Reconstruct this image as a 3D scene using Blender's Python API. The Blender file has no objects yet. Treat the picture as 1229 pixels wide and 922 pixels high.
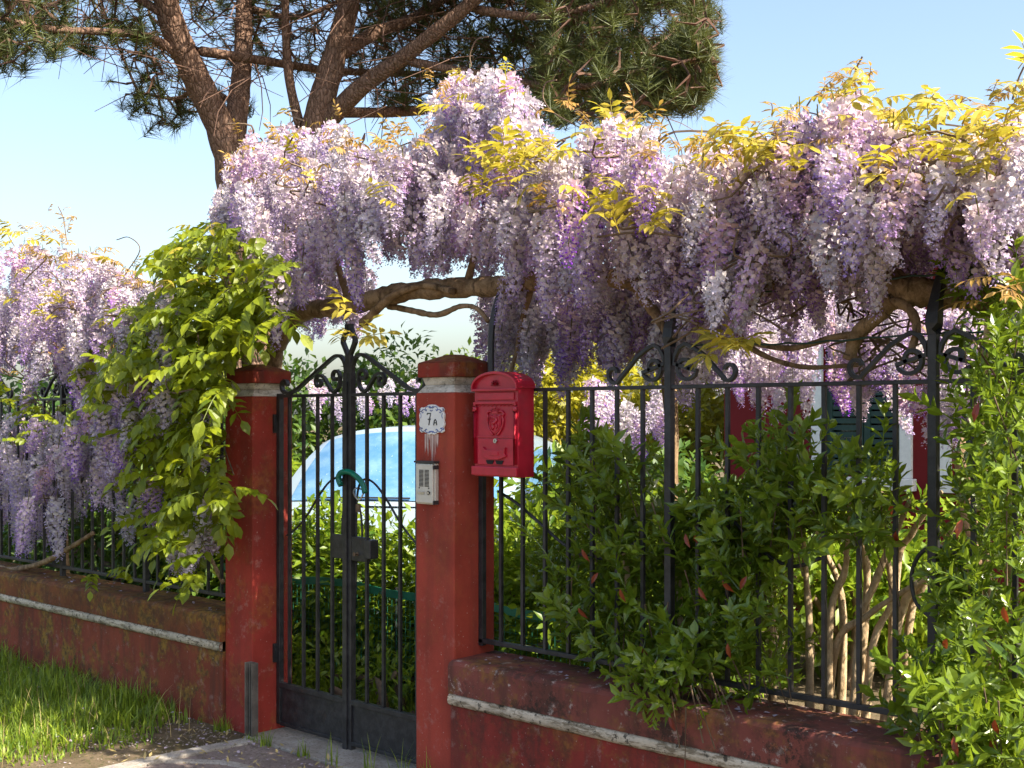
import bpy, math, random
import numpy as np
from mathutils import Vector, Matrix

# ------------------------------------------------------------------ camera, sky, sun, exposure
SC = bpy.context.scene
COL = SC.collection
random.seed(7)
CAM_H = 1.5
TH = math.radians(46.25)                     # angle between the view axis and the fence line
DV = Vector((-math.cos(TH), math.sin(TH), 0))  # view direction
RV = Vector((math.sin(TH), math.cos(TH), 0))   # image right
F, CX, HY = 1500.0, 614.5, 500.0             # focal length, centre and horizon in photo pixels

cam = bpy.data.cameras.new('camera')
cam.lens = 36.0 * F / 1229.0
cam.sensor_width = 36.0
cam.shift_y = (HY - 461.0) / 1229.0
cam.clip_start = 0.05
cam.clip_end = 2000
co = bpy.data.objects.new('camera', cam)
co.location = (0, 0, CAM_H)
co.rotation_euler = (math.radians(90), 0, math.atan2(-DV.x, DV.y))
COL.objects.link(co)
SC.camera = co

SUN_EL = math.radians(46)
SUN_AZ = math.radians(6)                    # from +X (along the fence) towards +Y (garden)
SDIR = Vector((math.cos(SUN_EL) * math.cos(SUN_AZ), math.cos(SUN_EL) * math.sin(SUN_AZ), math.sin(SUN_EL)))
world = bpy.data.worlds.new('World')
SC.world = world
world.use_nodes = True
wn = world.node_tree
wn.nodes.clear()
sky = wn.nodes.new('ShaderNodeTexSky')
sky.sky_type = 'NISHITA'
sky.sun_disc = False
sky.sun_elevation = SUN_EL
sky.sun_rotation = math.atan2(SDIR.x, SDIR.y)
sky.air_density = 1.05
sky.dust_density = 3.0
sky.ozone_density = 1.0
bg = wn.nodes.new('ShaderNodeBackground')
bg.inputs['Strength'].default_value = 0.115
wo = wn.nodes.new('ShaderNodeOutputWorld')
wn.links.new(sky.outputs[0], bg.inputs['Color'])
wn.links.new(bg.outputs[0], wo.inputs['Surface'])

sl = bpy.data.lights.new('sun', 'SUN')
sl.energy = 5.0
sl.angle = math.radians(0.5)
sl.color = (1.0, 0.90, 0.74)
so = bpy.data.objects.new('sun', sl)
so.rotation_euler = SDIR.to_track_quat('Z', 'Y').to_euler()
so.location = (4, 2, 8)
COL.objects.link(so)

SC.view_settings.view_transform = 'Standard'
SC.view_settings.look = 'None'
SC.view_settings.exposure = 1.45
SC.view_settings.gamma = 1.0
SC.view_settings.use_curve_mapping = False
SC.render.engine = 'CYCLES'
SC.cycles.use_denoising = True
SC.cycles.max_bounces = 8
SC.cycles.transparent_max_bounces = 8
SC.cycles.caustics_reflective = False
SC.cycles.caustics_refractive = False

# ------------------------------------------------------------------ helpers
def ray(x):
    u = (x - CX) / F
    return DV + RV * u

def at(x, y, Y):
    """point of the place seen at photo pixel (x, y) on the vertical plane Y"""
    r = ray(x); t = Y / r.y
    return Vector((r.x * t, Y, CAM_H + (HY - y) / F * t))

def atd(x, y, d):
    """the same at a distance d along the view axis"""
    r = ray(x)
    return Vector((r.x * d, r.y * d, CAM_H + (HY - y) / F * d))

def frame_of(n):
    n = n.normalized()
    a = Vector((0, 0, 1)) if abs(n.z) < .9 else Vector((1, 0, 0))
    s = n.cross(a).normalized()
    return s, n.cross(s).normalized() * -1

def smooth_path(pts, k=6):
    """Catmull-Rom through the points"""
    P = [Vector(p) for p in pts]
    if len(P) < 3: return P
    Q = [P[0] * 2 - P[1]] + P + [P[-1] * 2 - P[-2]]
    out = []
    for i in range(1, len(Q) - 2):
        a, b, c, d = Q[i - 1], Q[i], Q[i + 1], Q[i + 2]
        for j in range(k):
            t = j / k
            out.append(.5 * ((2 * b) + (c - a) * t + (2 * a - 5 * b + 4 * c - d) * t * t + (3 * b - a - 3 * c + d) * t ** 3))
    out.append(P[-1])
    return out

class MB:
    def __init__(s):
        s.v = []; s.f = []; s.c = []
    def add(s, vs, fs, col=None):
        n = len(s.v); s.v += [tuple(p) for p in vs]; s.f += [tuple(i + n for i in f) for f in fs]
        if col is not None: s.c += [col] * len(vs)
        return s
    def box(s, x0, x1, y0, y1, z0, z1):
        v = [(x, y, z) for z in (z0, z1) for y in (y0, y1) for x in (x0, x1)]
        return s.add(v, [(0, 2, 3, 1), (4, 5, 7, 6), (0, 1, 5, 4), (2, 6, 7, 3), (0, 4, 6, 2), (1, 3, 7, 5)])
    def frustum(s, r0, z0, r1, z1):
        """r = x0,x1,y0,y1"""
        v = [(r0[0], r0[2], z0), (r0[1], r0[2], z0), (r0[1], r0[3], z0), (r0[0], r0[3], z0),
             (r1[0], r1[2], z1), (r1[1], r1[2], z1), (r1[1], r1[3], z1), (r1[0], r1[3], z1)]
        return s.add(v, [(3, 2, 1, 0), (4, 5, 6, 7), (0, 1, 5, 4), (1, 2, 6, 5), (2, 3, 7, 6), (3, 0, 4, 7)])
    def tube(s, pts, rad, n=6, cap=True, col=None, ell=None):
        P = [Vector(p) for p in pts]
        m = len(P)
        if not hasattr(rad, '__len__'): rad = [rad] * m
        base = len(s.v)
        up = None
        for i in range(m):
            t = (P[min(i + 1, m - 1)] - P[max(i - 1, 0)])
            if t.length < 1e-9: t = Vector((0, 0, 1))
            t.normalize()
            if up is None:
                a, b = frame_of(t)
            else:
                a = up - t * up.dot(t)
                if a.length < 1e-6: a, _ = frame_of(t)
                a.normalize(); b = t.cross(a)
            up = a
            for j in range(n):
                q = 2 * math.pi * (j + .5) / n
                s.v.append(tuple(P[i] + (a * math.cos(q) + b * math.sin(q)) * rad[i]))
                if col is not None: s.c.append(col)
        for i in range(m - 1):
            for j in range(n):
                s.f.append((base + i * n + j, base + i * n + (j + 1) % n, base + (i + 1) * n + (j + 1) % n, base + (i + 1) * n + j))
        if cap:
            s.f.append(tuple(base + j for j in reversed(range(n))))
            s.f.append(tuple(base + (m - 1) * n + j for j in range(n)))
        return s
    def bar(s, pts, w, axis, h):
        """flat bar: h along the fixed axis, w across it in the plane of the path"""
        P = [Vector(p) for p in pts]; A = Vector(axis).normalized(); m = len(P); base = len(s.v)
        for i in range(m):
            t = (P[min(i + 1, m - 1)] - P[max(i - 1, 0)]).normalized()
            n = t.cross(A).normalized()
            for (a, b) in ((1, 1), (-1, 1), (-1, -1), (1, -1)):
                s.v.append(tuple(P[i] + n * (a * w / 2) + A * (b * h / 2)))
        for i in range(m - 1):
            for j in range(4):
                s.f.append((base + i * 4 + j, base + i * 4 + (j + 1) % 4, base + i * 4 + 4 + (j + 1) % 4, base + i * 4 + 4 + j))
        s.f.append((base + 3, base + 2, base + 1, base)); s.f.append(tuple(base + (m - 1) * 4 + j for j in range(4)))
        return s
    def prism(s, poly, y0, y1):
        """polygon in x,z (counter-clockwise seen from -y) pushed from y0 (front) to y1"""
        n = len(poly)
        v = [(x, y0, z) for x, z in poly] + [(x, y1, z) for x, z in poly]
        f = [tuple(range(n)), tuple(reversed(range(n, 2 * n)))]
        f += [(i, i + n, (i + 1) % n + n, (i + 1) % n) for i in range(n)]
        return s.add(v, f)
    def build(s, name, mat, parent=None, smooth=False, bevel=0, seg=2):
        me = bpy.data.meshes.new(name)
        me.from_pydata(s.v, [], s.f); me.update()
        if s.c and len(s.c) == len(s.v):
            ca = me.color_attributes.new('Col', 'FLOAT_COLOR', 'POINT')
            ca.data.foreach_set('color', np.array([(c[0], c[1], c[2], 1) for c in s.c], dtype=np.float32).ravel())
        me.materials.append(mat)
        if smooth: me.polygons.foreach_set('use_smooth', [True] * len(me.polygons))
        o = link(name, me, parent)
        if bevel:
            b = o.modifiers.new('bevel', 'BEVEL'); b.width = bevel; b.segments = seg; b.limit_method = 'ANGLE'; b.angle_limit = math.radians(40)
        return o
    def mesh(s, name, mat, smooth=False):
        me = bpy.data.meshes.new(name)
        me.from_pydata(s.v, [], s.f); me.update()
        if s.c and len(s.c) == len(s.v):
            ca = me.color_attributes.new('Col', 'FLOAT_COLOR', 'POINT')
            ca.data.foreach_set('color', np.array([(c[0], c[1], c[2], 1) for c in s.c], dtype=np.float32).ravel())
        for m in (mat if isinstance(mat, (list, tuple)) else [mat]): me.materials.append(m)
        if smooth: me.polygons.foreach_set('use_smooth', [True] * len(me.polygons))
        return me

def base_of(o):
    return Vector(o['_b']) if '_b' in o else Vector((0, 0, 0))

ROOT_LOC = {}
def link(name, me, parent=None):
    o = bpy.data.objects.new(name, me)
    COL.objects.link(o)
    if parent is not None:
        o.parent = parent
        if parent.name in ROOT_LOC:                       # parent is an Empty standing at a thing's base
            o.matrix_parent_inverse = Matrix.Translation(-ROOT_LOC[parent.name])
        elif parent.name in MOVED:
            o.matrix_parent_inverse = MOVED[parent.name].inverted()
    return o
MOVED = {}

def tag(o, label=None, cat=None, group=None, kind=None):
    if label: o['label'] = label
    if cat: o['category'] = cat
    if group: o['group'] = group
    if kind: o['kind'] = kind
    return o

def thing(name, label, cat, loc, group=None):
    o = bpy.data.objects.new(name, None)
    COL.objects.link(o)
    o.empty_display_size = .1
    o.location = loc
    ROOT_LOC[o.name] = Vector(loc)
    return tag(o, label, cat, group)

def np_mesh(name, V, Fc, mat, C=None, smooth=False):
    me = bpy.data.meshes.new(name)
    V = np.asarray(V, dtype=np.float32); Fc = np.asarray(Fc, dtype=np.int32)
    m, k = Fc.shape
    me.vertices.add(len(V)); me.vertices.foreach_set('co', V.ravel())
    me.loops.add(m * k); me.loops.foreach_set('vertex_index', Fc.ravel())
    me.polygons.add(m); me.polygons.foreach_set('loop_start', np.arange(0, m * k, k, dtype=np.int32))
    if smooth: me.polygons.foreach_set('use_smooth', np.ones(m, dtype=bool))
    me.update(calc_edges=True)
    if C is not None:
        ca = me.color_attributes.new('Col', 'FLOAT_COLOR', 'POINT')
        ca.data.foreach_set('color', np.asarray(C, dtype=np.float32).ravel())
    me.materials.append(mat)
    return me

def scatter(tv, tf, M, cvar=None, tcol=None):
    """template verts (n,3), faces (m,k), matrices (N,3,4) -> V, F, C"""
    tv = np.asarray(tv, dtype=np.float64); tf = np.asarray(tf, dtype=np.int64); N = len(M); n = len(tv)
    V = np.einsum('nij,vj->nvi', M[:, :, :3], tv) + M[:, None, :, 3]
    Fc = tf[None] + (np.arange(N) * n)[:, None, None]
    cv = np.zeros(N) if cvar is None else np.asarray(cvar)
    if tcol is None:
        C = np.repeat(np.stack([cv, cv, cv, np.ones(N)], 1), n, axis=0)
    else:
        C = np.clip(np.asarray(tcol)[None, :] * .5 + cv[:, None] * .5, 0, 1).reshape(-1)
        C = np.stack([C, C, C, np.ones(len(C))], 1)
    return V.reshape(-1, 3), Fc.reshape(-1, tf.shape[1]), C

def rand_mats(pos, rng, smin, smax, tilt=1.0, updir=None):
    """random rotations; tilt 1 = any direction"""
    N = len(pos)
    q = rng.normal(size=(N, 4))
    if tilt < 1:
        a = rng.uniform(0, 2 * math.pi, N); b = rng.normal(0, tilt, N); ax = rng.uniform(0, 2 * math.pi, N)
        qz = np.stack([np.cos(a / 2), 0 * a, 0 * a, np.sin(a / 2)], 1)
        qt = np.stack([np.cos(b / 2), np.sin(b / 2) * np.cos(ax), np.sin(b / 2) * np.sin(ax), 0 * a], 1)
        w1, x1, y1, z1 = qt.T; w2, x2, y2, z2 = qz.T
        q = np.stack([w1 * w2 - x1 * x2 - y1 * y2 - z1 * z2, w1 * x2 + x1 * w2 + y1 * z2 - z1 * y2,
                      w1 * y2 - x1 * z2 + y1 * w2 + z1 * x2, w1 * z2 + x1 * y2 - y1 * x2 + z1 * w2], 1)
    q /= np.linalg.norm(q, axis=1)[:, None]
    w, x, y, z = q.T
    R = np.stack([np.stack([1 - 2 * (y * y + z * z), 2 * (x * y - z * w), 2 * (x * z + y * w)], 1),
                  np.stack([2 * (x * y + z * w), 1 - 2 * (x * x + z * z), 2 * (y * z - x * w)], 1),
                  np.stack([2 * (x * z - y * w), 2 * (y * z + x * w), 1 - 2 * (x * x + y * y)], 1)], 1)
    s = rng.uniform(smin, smax, N)
    return np.concatenate([R * s[:, None, None], np.asarray(pos)[:, :, None]], 2)

def lerp_table(tab, x):
    xs = [a for a, b in tab]; ys = [b for a, b in tab]
    return float(np.interp(x, xs, ys))

def in_poly(x, y, poly):
    c = False; n = len(poly); j = n - 1
    for i in range(n):
        xi, yi = poly[i]; xj, yj = poly[j]
        if (yi > y) != (yj > y) and x < (xj - xi) * (y - yi) / (yj - yi) + xi: c = not c
        j = i
    return c

# ------------------------------------------------------------------ materials
class NT:
    def __init__(s, name):
        s.m = bpy.data.materials.new(name); s.m.use_nodes = True
        s.t = s.m.node_tree; s.t.nodes.clear()
        s.out = s.n('ShaderNodeOutputMaterial')
    def n(s, kind, **kw):
        nd = s.t.nodes.new(kind)
        for k, v in kw.items():
            if k.startswith('i_'): nd.inputs[k[2:].replace('_', ' ')].default_value = v
            else: setattr(nd, k, v)
        return nd
    def l(s, a, b): s.t.links.new(a, b)
    def pos(s, scale=(1, 1, 1)):
        g = s.n('ShaderNodeNewGeometry'); m = s.n('ShaderNodeMapping'); m.inputs['Scale'].default_value = scale
        s.l(g.outputs['Position'], m.inputs['Vector']); return m.outputs[0]
    def noise(s, vec, scale, detail=4, rough=.6):
        nd = s.n('ShaderNodeTexNoise'); nd.inputs['Scale'].default_value = scale; nd.inputs['Detail'].default_value = detail
        nd.inputs['Roughness'].default_value = rough; s.l(vec, nd.inputs['Vector']); return nd.outputs['Fac']
    def ramp(s, fac, a, b):
        r = s.n('ShaderNodeMapRange'); r.clamp = True; r.interpolation_type = 'SMOOTHSTEP'
        r.inputs['From Min'].default_value = a; r.inputs['From Max'].default_value = b
        s.l(fac, r.inputs['Value']); return r.outputs[0]
    def mix(s, fac, a, b):
        m = s.n('ShaderNodeMix', data_type='RGBA')
        for v, i in ((fac, 0), (a, 6), (b, 7)):
            if isinstance(v, (int, float)): m.inputs[i].default_value = v
            elif isinstance(v, tuple): m.inputs[i].default_value = (v[0], v[1], v[2], 1)
            else: s.l(v, m.inputs[i])
        return m.outputs[2]
    def math(s, op, a, b):
        m = s.n('ShaderNodeMath', operation=op)
        for v, i in ((a, 0), (b, 1)):
            if isinstance(v, (int, float)): m.inputs[i].default_value = v
            else: s.l(v, m.inputs[i])
        return m.outputs[0]
    def principled(s, col, rough=.6, metal=0, spec=.5, bump=None, bstr=.3, bdist=.01, coat=0):
        p = s.n('ShaderNodeBsdfPrincipled')
        if isinstance(col, tuple): p.inputs['Base Color'].default_value = (col[0], col[1], col[2], 1)
        else: s.l(col, p.inputs['Base Color'])
        if isinstance(rough, (int, float)): p.inputs['Roughness'].default_value = rough
        else: s.l(rough, p.inputs['Roughness'])
        p.inputs['Metallic'].default_value = metal; p.inputs['Specular IOR Level'].default_value = spec
        p.inputs['Coat Weight'].default_value = coat
        if bump is not None:
            b = s.n('ShaderNodeBump'); b.inputs['Strength'].default_value = bstr; b.inputs['Distance'].default_value = bdist
            s.l(bump, b.inputs['Height']); s.l(b.outputs[0], p.inputs['Normal'])
        return p.outputs[0]
    def done(s, sh):
        s.l(sh, s.out.inputs['Surface']); return s.m

def stucco(name, base, grime=.5, moss=.3, pale=.3, top=None, black=0):
    """red limewash on render: dirt streaks, ochre lichen, pale rubbed spots"""
    t = NT(name); p = t.pos()
    n1 = t.noise(p, 2.3, 5); col = t.mix(t.ramp(n1, .3, .7), tuple(c * .72 for c in base), tuple(min(1, c * 1.18) for c in base))
    st = t.noise(t.pos((7, 7, .9)), 1.6, 5)
    col = t.mix(t.math('MULTIPLY', t.ramp(st, .46, .64), grime), col, (.045, .03, .022))
    n2 = t.noise(p, 5.5, 6, .7)
    mk = t.math('MULTIPLY', t.ramp(n2, .48, .62), moss)
    if top is not None:
        g = t.n('ShaderNodeNewGeometry'); sp = t.n('ShaderNodeSeparateXYZ'); t.l(g.outputs['Position'], sp.inputs[0])
        tz = t.ramp(sp.outputs['Z'], top[0], top[1])
        n5 = t.noise(p, 9, 6, .7)
        mk = t.math('MAXIMUM', mk, t.math('MULTIPLY', tz, t.ramp(n5, .36, .62)))
    n2b = t.noise(p, 31, 3)
    col = t.mix(mk, col, t.mix(t.ramp(n2b, .35, .65), (.075, .05, .02), (.26, .14, .025)))
    n3 = t.noise(p, 13, 6, .75)
    col = t.mix(t.math('MULTIPLY', t.ramp(n3, .56, .68), pale), col, (.42, .33, .29))
    if black:
        nb = t.noise(p, 17, 7, .8); nc = t.noise(p, 2.6, 4)
        col = t.mix(t.math('MULTIPLY', t.math('MULTIPLY', t.ramp(nb, .46, .56), t.ramp(nc, .42, .58)), black), col, (.03, .022, .017))
    n4 = t.noise(p, 85, 2)
    col = t.mix(t.math('MULTIPLY', t.ramp(n4, .7, .76), .55), col, (.5, .42, .37))
    bp = t.math('ADD', t.math('MULTIPLY', t.noise(p, 60, 5, .7), .5), t.math('MULTIPLY', n2, .8))
    return t.done(t.principled(col, .82, spec=.25, bump=bp, bstr=.5, bdist=.006))

def plaster(name, base, dirt=.6):
    t = NT(name); p = t.pos()
    col = t.mix(t.ramp(t.noise(p, 9, 6, .7), .4, .7), base, tuple(c * .62 for c in base))
    col = t.mix(t.math('MULTIPLY', t.ramp(t.noise(t.pos((3, 3, 14)), 4, 6, .75), .46, .6), dirt), col, (.15, .115, .07))
    col = t.mix(t.math('MULTIPLY', t.ramp(t.noise(p, 40, 4, .7), .56, .64), dirt), col, (.03, .026, .02))
    return t.done(t.principled(col, .85, spec=.2, bump=t.noise(p, 34, 5, .75), bstr=.8, bdist=.008))

def simple(name, col, rough=.5, metal=0, spec=.5, var=.15, scale=30, bstr=.15, coat=0):
    t = NT(name); p = t.pos(); n = t.noise(p, scale, 4)
    c = t.mix(t.ramp(n, .3, .7), tuple(x * (1 - var) for x in col), tuple(min(1, x * (1 + var)) for x in col))
    return t.done(t.principled(c, rough, metal, spec, bump=n, bstr=bstr, bdist=.003, coat=coat))

def iron(name):
    t = NT(name); p = t.pos(); n = t.noise(p, 22, 5, .7)
    c = t.mix(t.ramp(n, .35, .7), (.012, .012, .014), (.035, .034, .036))
    c = t.mix(t.math('MULTIPLY', t.ramp(t.noise(p, 12, 6, .75), .62, .72), .6), c, (.06, .035, .025))
    return t.done(t.principled(c, .48, 0, .5, bump=t.noise(p, 90, 3), bstr=.25, bdist=.003))

def leafmat(name, dark, light, trans, rough=.4, tw=.35, objw=.45, spec=.45):
    t = NT(name)
    a = t.n('ShaderNodeAttribute', attribute_name='Col'); o = t.n('ShaderNodeObjectInfo')
    sp = t.n('ShaderNodeSeparateColor'); t.l(a.outputs['Color'], sp.inputs[0])
    fac = t.math('ADD', t.math('MULTIPLY', sp.outputs[0], 1 - objw), t.math('MULTIPLY', o.outputs['Random'], objw))
    col = t.mix(fac, dark, light)
    col = t.mix(t.math('MULTIPLY', t.ramp(t.noise(t.pos(), 70, 2), .55, .75), .25), col, tuple(c * .6 for c in dark))
    pr = t.principled(col, rough, spec=spec)
    tr = t.n('ShaderNodeBsdfTranslucent')
    t.l(t.mix(fac, tuple(c * .6 for c in trans), trans), tr.inputs['Color'])
    mx = t.n('ShaderNodeMixShader'); mx.inputs[0].default_value = tw
    t.l(pr, mx.inputs[1]); t.l(tr.outputs[0], mx.inputs[2])
    return t.done(mx.outputs[0])

def petalmat(name):
    t = NT(name)
    a = t.n('ShaderNodeAttribute', attribute_name='Col'); o = t.n('ShaderNodeObjectInfo')
    hs = t.n('ShaderNodeHueSaturation'); t.l(a.outputs['Color'], hs.inputs['Color'])
    r2 = t.math('FRACT', t.math('MULTIPLY', o.outputs['Random'], 7.31), 0)
    t.l(t.math('ADD', t.math('MULTIPLY', o.outputs['Random'], .035), .487), hs.inputs['Hue'])
    t.l(t.math('ADD', t.math('MULTIPLY', t.math('MULTIPLY', r2, r2), 1.05), .48), hs.inputs['Saturation'])
    t.l(t.math('ADD', t.math('MULTIPLY', o.outputs['Random'], .25), .9), hs.inputs['Value'])
    col = hs.outputs[0]
    pr = t.principled(col, .6, spec=.2)
    tr = t.n('ShaderNodeBsdfTranslucent'); t.l(col, tr.inputs['Color'])
    mx = t.n('ShaderNodeMixShader'); mx.inputs[0].default_value = .38
    t.l(pr, mx.inputs[1]); t.l(tr.outputs[0], mx.inputs[2])
    return t.done(mx.outputs[0])

def barkmat(name, c1, c2, c3, sc=18):
    t = NT(name); p = t.pos((1, 1, .35))
    v = t.n('ShaderNodeTexVoronoi', feature='DISTANCE_TO_EDGE'); v.inputs['Scale'].default_value = sc; t.l(p, v.inputs['Vector'])
    n = t.noise(p, sc * .8, 6, .7)
    col = t.mix(t.ramp(n, .3, .7), c1, c2)
    col = t.mix(t.math('MULTIPLY', t.ramp(v.outputs['Distance'], .10, .0), .75), col, c3)
    col = t.mix(t.math('MULTIPLY', t.ramp(t.noise(p, sc * 3, 4, .7), .5, .7), .5), col, c3)
    h = t.math('ADD', t.ramp(v.outputs['Distance'], 0, .25), n)
    return t.done(t.principled(col, .9, spec=.15, bump=h, bstr=.7, bdist=.02))

def woodmat(name, c1, c2, c3, sc=30):
    """smooth stringy bark"""
    t = NT(name); p = t.pos()
    n = t.noise(p, sc, 6, .75); n2 = t.noise(t.pos((1, 1, .25)), sc * 2.2, 5, .75)
    col = t.mix(t.ramp(n, .35, .65), c1, c2)
    col = t.mix(t.math('MULTIPLY', t.ramp(n2, .52, .66), .75), col, c3)
    h = t.math('ADD', t.math('MULTIPLY', n, .6), n2)
    return t.done(t.principled(col, .9, spec=.15, bump=h, bstr=.8, bdist=.012))

def groundmat(name, a, b, c, sc=4):
    t = NT(name); p = t.pos()
    col = t.mix(t.ramp(t.noise(p, sc, 6, .7), .35, .65), a, b)
    col = t.mix(t.ramp(t.noise(p, sc * 14, 4, .7), .5, .7), col, c)
    return t.done(t.principled(col, .95, spec=.1, bump=t.noise(p, sc * 10, 6, .75), bstr=.7, bdist=.02))

RED = (.30, .028, .02)
M = {}
M['red_pillar'] = stucco('red_stucco_pillar', (.31, .048, .030), .2, .10, .16)
M['red_pillar_old'] = stucco('red_stucco_old_pillar', (.29, .036, .025), .22, .32, .22)
M['red_wall'] = stucco('red_stucco_wall', (.24, .032, .024), .45, .45, .25, black=.35)
M['red_wall_top'] = stucco('red_stucco_wall_top', (.19, .055, .042), .5, .55, 1.0, black=.9)
M['red_left'] = stucco('red_stucco_mossy', (.22, .05, .026), .45, .95, .22, black=.25)
M['red_left_top'] = stucco('red_stucco_mossy_top', (.18, .055, .022), .4, .85, .2, top=(.4, .53), black=.4)
M['red_cap'] = stucco('red_stucco_cap', (.22, .028, .018), .5, .45, .2, top=(1.68, 1.78))
M['band'] = plaster('weathered_white_render', (.56, .48, .37), .85)
M['neck'] = plaster('white_neck_render', (.6, .55, .47), .45)
M['iron'] = iron('black_iron')
M['house_red'] = simple('house_red_paint', (.15, .012, .013), .8, spec=.2, var=.12, scale=2)
M['white_trim'] = simple('white_trim', (.72, .72, .68), .6, var=.06)
M['shutter'] = simple('dark_green_shutter', (.012, .04, .032), .45)
M['roof'] = simple('terracotta', (.35, .12, .06), .8)
M['dark_glass'] = simple('dark_window_glass', (.01, .02, .025), .08, spec=.8, var=0)
M['box_red'] = simple('crimson_enamel', (.42, .009, .03), .38, spec=.5, var=.16, scale=14, bstr=.08, coat=.2)
M['steel'] = simple('bright_steel', (.6, .58, .54), .3, metal=.9)
M['alu'] = simple('aluminium_face', (.58, .55, .49), .42, metal=.35, var=.06)
M['dark_plastic'] = simple('dark_plastic', (.03, .028, .03), .5)
M['slot'] = simple('dark_slot', (.012, .010, .010), .9, var=0)
M['tile'] = simple('glazed_white_tile', (.72, .72, .70), .22, var=.05, coat=.3)
M['tile_blue'] = simple('blue_glaze', (.06, .10, .30), .3, var=.3)
M['ink'] = simple('black_glaze', (.015, .015, .02), .35)
M['drip'] = simple('chalky_drip', (.55, .42, .38), .9, var=.2)
M['net'] = simple('green_plastic_net', (.02, .14, .09), .5)
M['net_band'] = simple('green_plastic_band', (.01, .16, .10), .4)
M['cable'] = simple('teal_plastic', (.0, .13, .085), .3)
M['wire'] = simple('green_wire', (.012, .045, .035), .45)
M['petal'] = petalmat('wisteria_petals')
M['wleaf'] = leafmat('wisteria_leaf_green', (.065, .12, .006), (.28, .32, .012), (.48, .54, .02), .45, .42)
M['gleaf'] = leafmat('wisteria_leaf_gold', (.25, .22, .02), (.52, .40, .05), (.70, .60, .05), .5, .42)
M['bleaf'] = leafmat('wisteria_leaf_bronze', (.26, .13, .035), (.42, .27, .06), (.55, .36, .06), .5, .4)
M['laurel'] = leafmat('glossy_shrub_leaf', (.034, .082, .010), (.23, .31, .022), (.38, .52, .03), .27, .34, .4, spec=.55)
M['redleaf'] = leafmat('old_red_leaf', (.16, .018, .012), (.30, .07, .02), (.35, .06, .02), .35, .2)
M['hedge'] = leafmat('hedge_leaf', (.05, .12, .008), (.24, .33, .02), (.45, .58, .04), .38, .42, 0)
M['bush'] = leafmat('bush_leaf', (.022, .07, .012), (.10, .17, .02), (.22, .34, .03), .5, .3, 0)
M['bush_gold'] = leafmat('gold_bush_leaf', (.16, .17, .01), (.42, .36, .02), (.6, .55, .03), .5, .35, 0)
M['needle'] = leafmat('pine_needle', (.025, .04, .012), (.10, .12, .02), (.17, .20, .03), .55, .15, 0)
M['vine'] = woodmat('wisteria_bark', (.17, .11, .06), (.36, .25, .15), (.06, .04, .025), 16)
M['twig'] = simple('thin_twig', (.13, .085, .05), .8, var=.3)
M['pine'] = barkmat('pine_bark', (.17, .10, .07), (.31, .20, .145), (.07, .04, .028), 30)
M['pine_twig'] = simple('pine_twig', (.11, .06, .04), .9, var=.3)
M['stem'] = woodmat('shrub_bark', (.40, .29, .17), (.58, .44, .28), (.22, .15, .08), 22)
M['grass'] = leafmat('grass_blade', (.06, .13, .012), (.27, .35, .03), (.40, .52, .04), .5, .4, 0)
M['straw'] = leafmat('dry_grass', (.35, .27, .10), (.5, .4, .18), (.5, .4, .2), .7, .3, 0)
M['ground'] = groundmat('soil_and_turf', (.09, .07, .04), (.16, .12, .08), (.06, .07, .025))
M['path'] = groundmat('worn_paving', (.19, .15, .135), (.26, .21, .19), (.12, .09, .075), 5)
M['kerb'] = groundmat('concrete_strip', (.30, .27, .235), (.42, .395, .36), (.17, .14, .11), 7)
M['ground_petal'] = simple('fallen_petal', (.34, .28, .34), .7, var=.25, scale=50)
M['grit'] = simple('pale_grit', (.2, .165, .135), .9, var=.4, scale=80)
M['car_paint'] = simple('silver_white_paint', (.26, .34, .41), .3, spec=.5, var=.02, coat=.5)
M['rubber'] = simple('black_rubber', (.02, .02, .02), .7)
def _glass():
    t = NT('glass_painted_sky_reflection'); p = t.pos()
    col = t.mix(t.ramp(t.noise(p, 3, 5, .7), .35, .7), (.10, .27, .52), (.24, .43, .66))  # mottled blue is the reflected sky, painted into the glass colour
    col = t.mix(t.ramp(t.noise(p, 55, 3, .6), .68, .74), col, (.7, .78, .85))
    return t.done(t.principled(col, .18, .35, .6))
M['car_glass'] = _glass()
# ------------------------------------------------------------------ the setting: ground and paving
GZ = -0.04
YP, YF, YW = 3.486, 3.632, 3.462          # pillar front, plane of the ironwork, front of the low wall
XR0, XR1 = -3.892, -3.66                  # mailbox-side pillar
XL0, XL1 = -5.303, -5.068                 # vine-side pillar
WT = .52                                  # top of the low wall

gr = MB()
g_n = 60
for j in range(g_n + 1):
    for i in range(g_n + 1):
        x = -150 + 300 * i / g_n; y = -20 + 320 * j / g_n
        gr.v.append((x, y, GZ))
for j in range(g_n):
    for i in range(g_n):
        a = j * (g_n + 1) + i
        gr.f.append((a, a + 1, a + g_n + 2, a + g_n + 1))
tag(gr.build('ground', M['ground']), kind='structure')
pth = MB().box(-4.95, XR0 - .005, -2.0, 3.42, GZ - .05, GZ + .006)
tag(pth.build('path', M['path'], bevel=.004), kind='structure')
kb = MB()
kb.bar(smooth_path([(-5.0, -2.0, GZ - .02), (-5.0, 1.5, GZ - .02), (-5.005, 2.6, GZ - .02), (-5.0, 3.05, GZ - .02), (-4.97, 3.46, GZ - .02)], 6), .085, (0, 0, 1), .075)
tag(kb.build('path_kerb', M['kerb'], bevel=.006), kind='structure')
th = MB().box(-5.06, XR0 - .004, 3.43, 3.80, GZ - .05, GZ + .014)
tag(th.build('gate_threshold', M['kerb'], bevel=.006), kind='structure')
th2 = MB().bar(smooth_path([(-4.95, 2.95, GZ - .012), (-4.72, 3.12, GZ - .012), (-4.45, 3.10, GZ - .012), (-4.25, 2.85, GZ - .012)], 8), .05, (0, 0, 1), .05)
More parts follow.
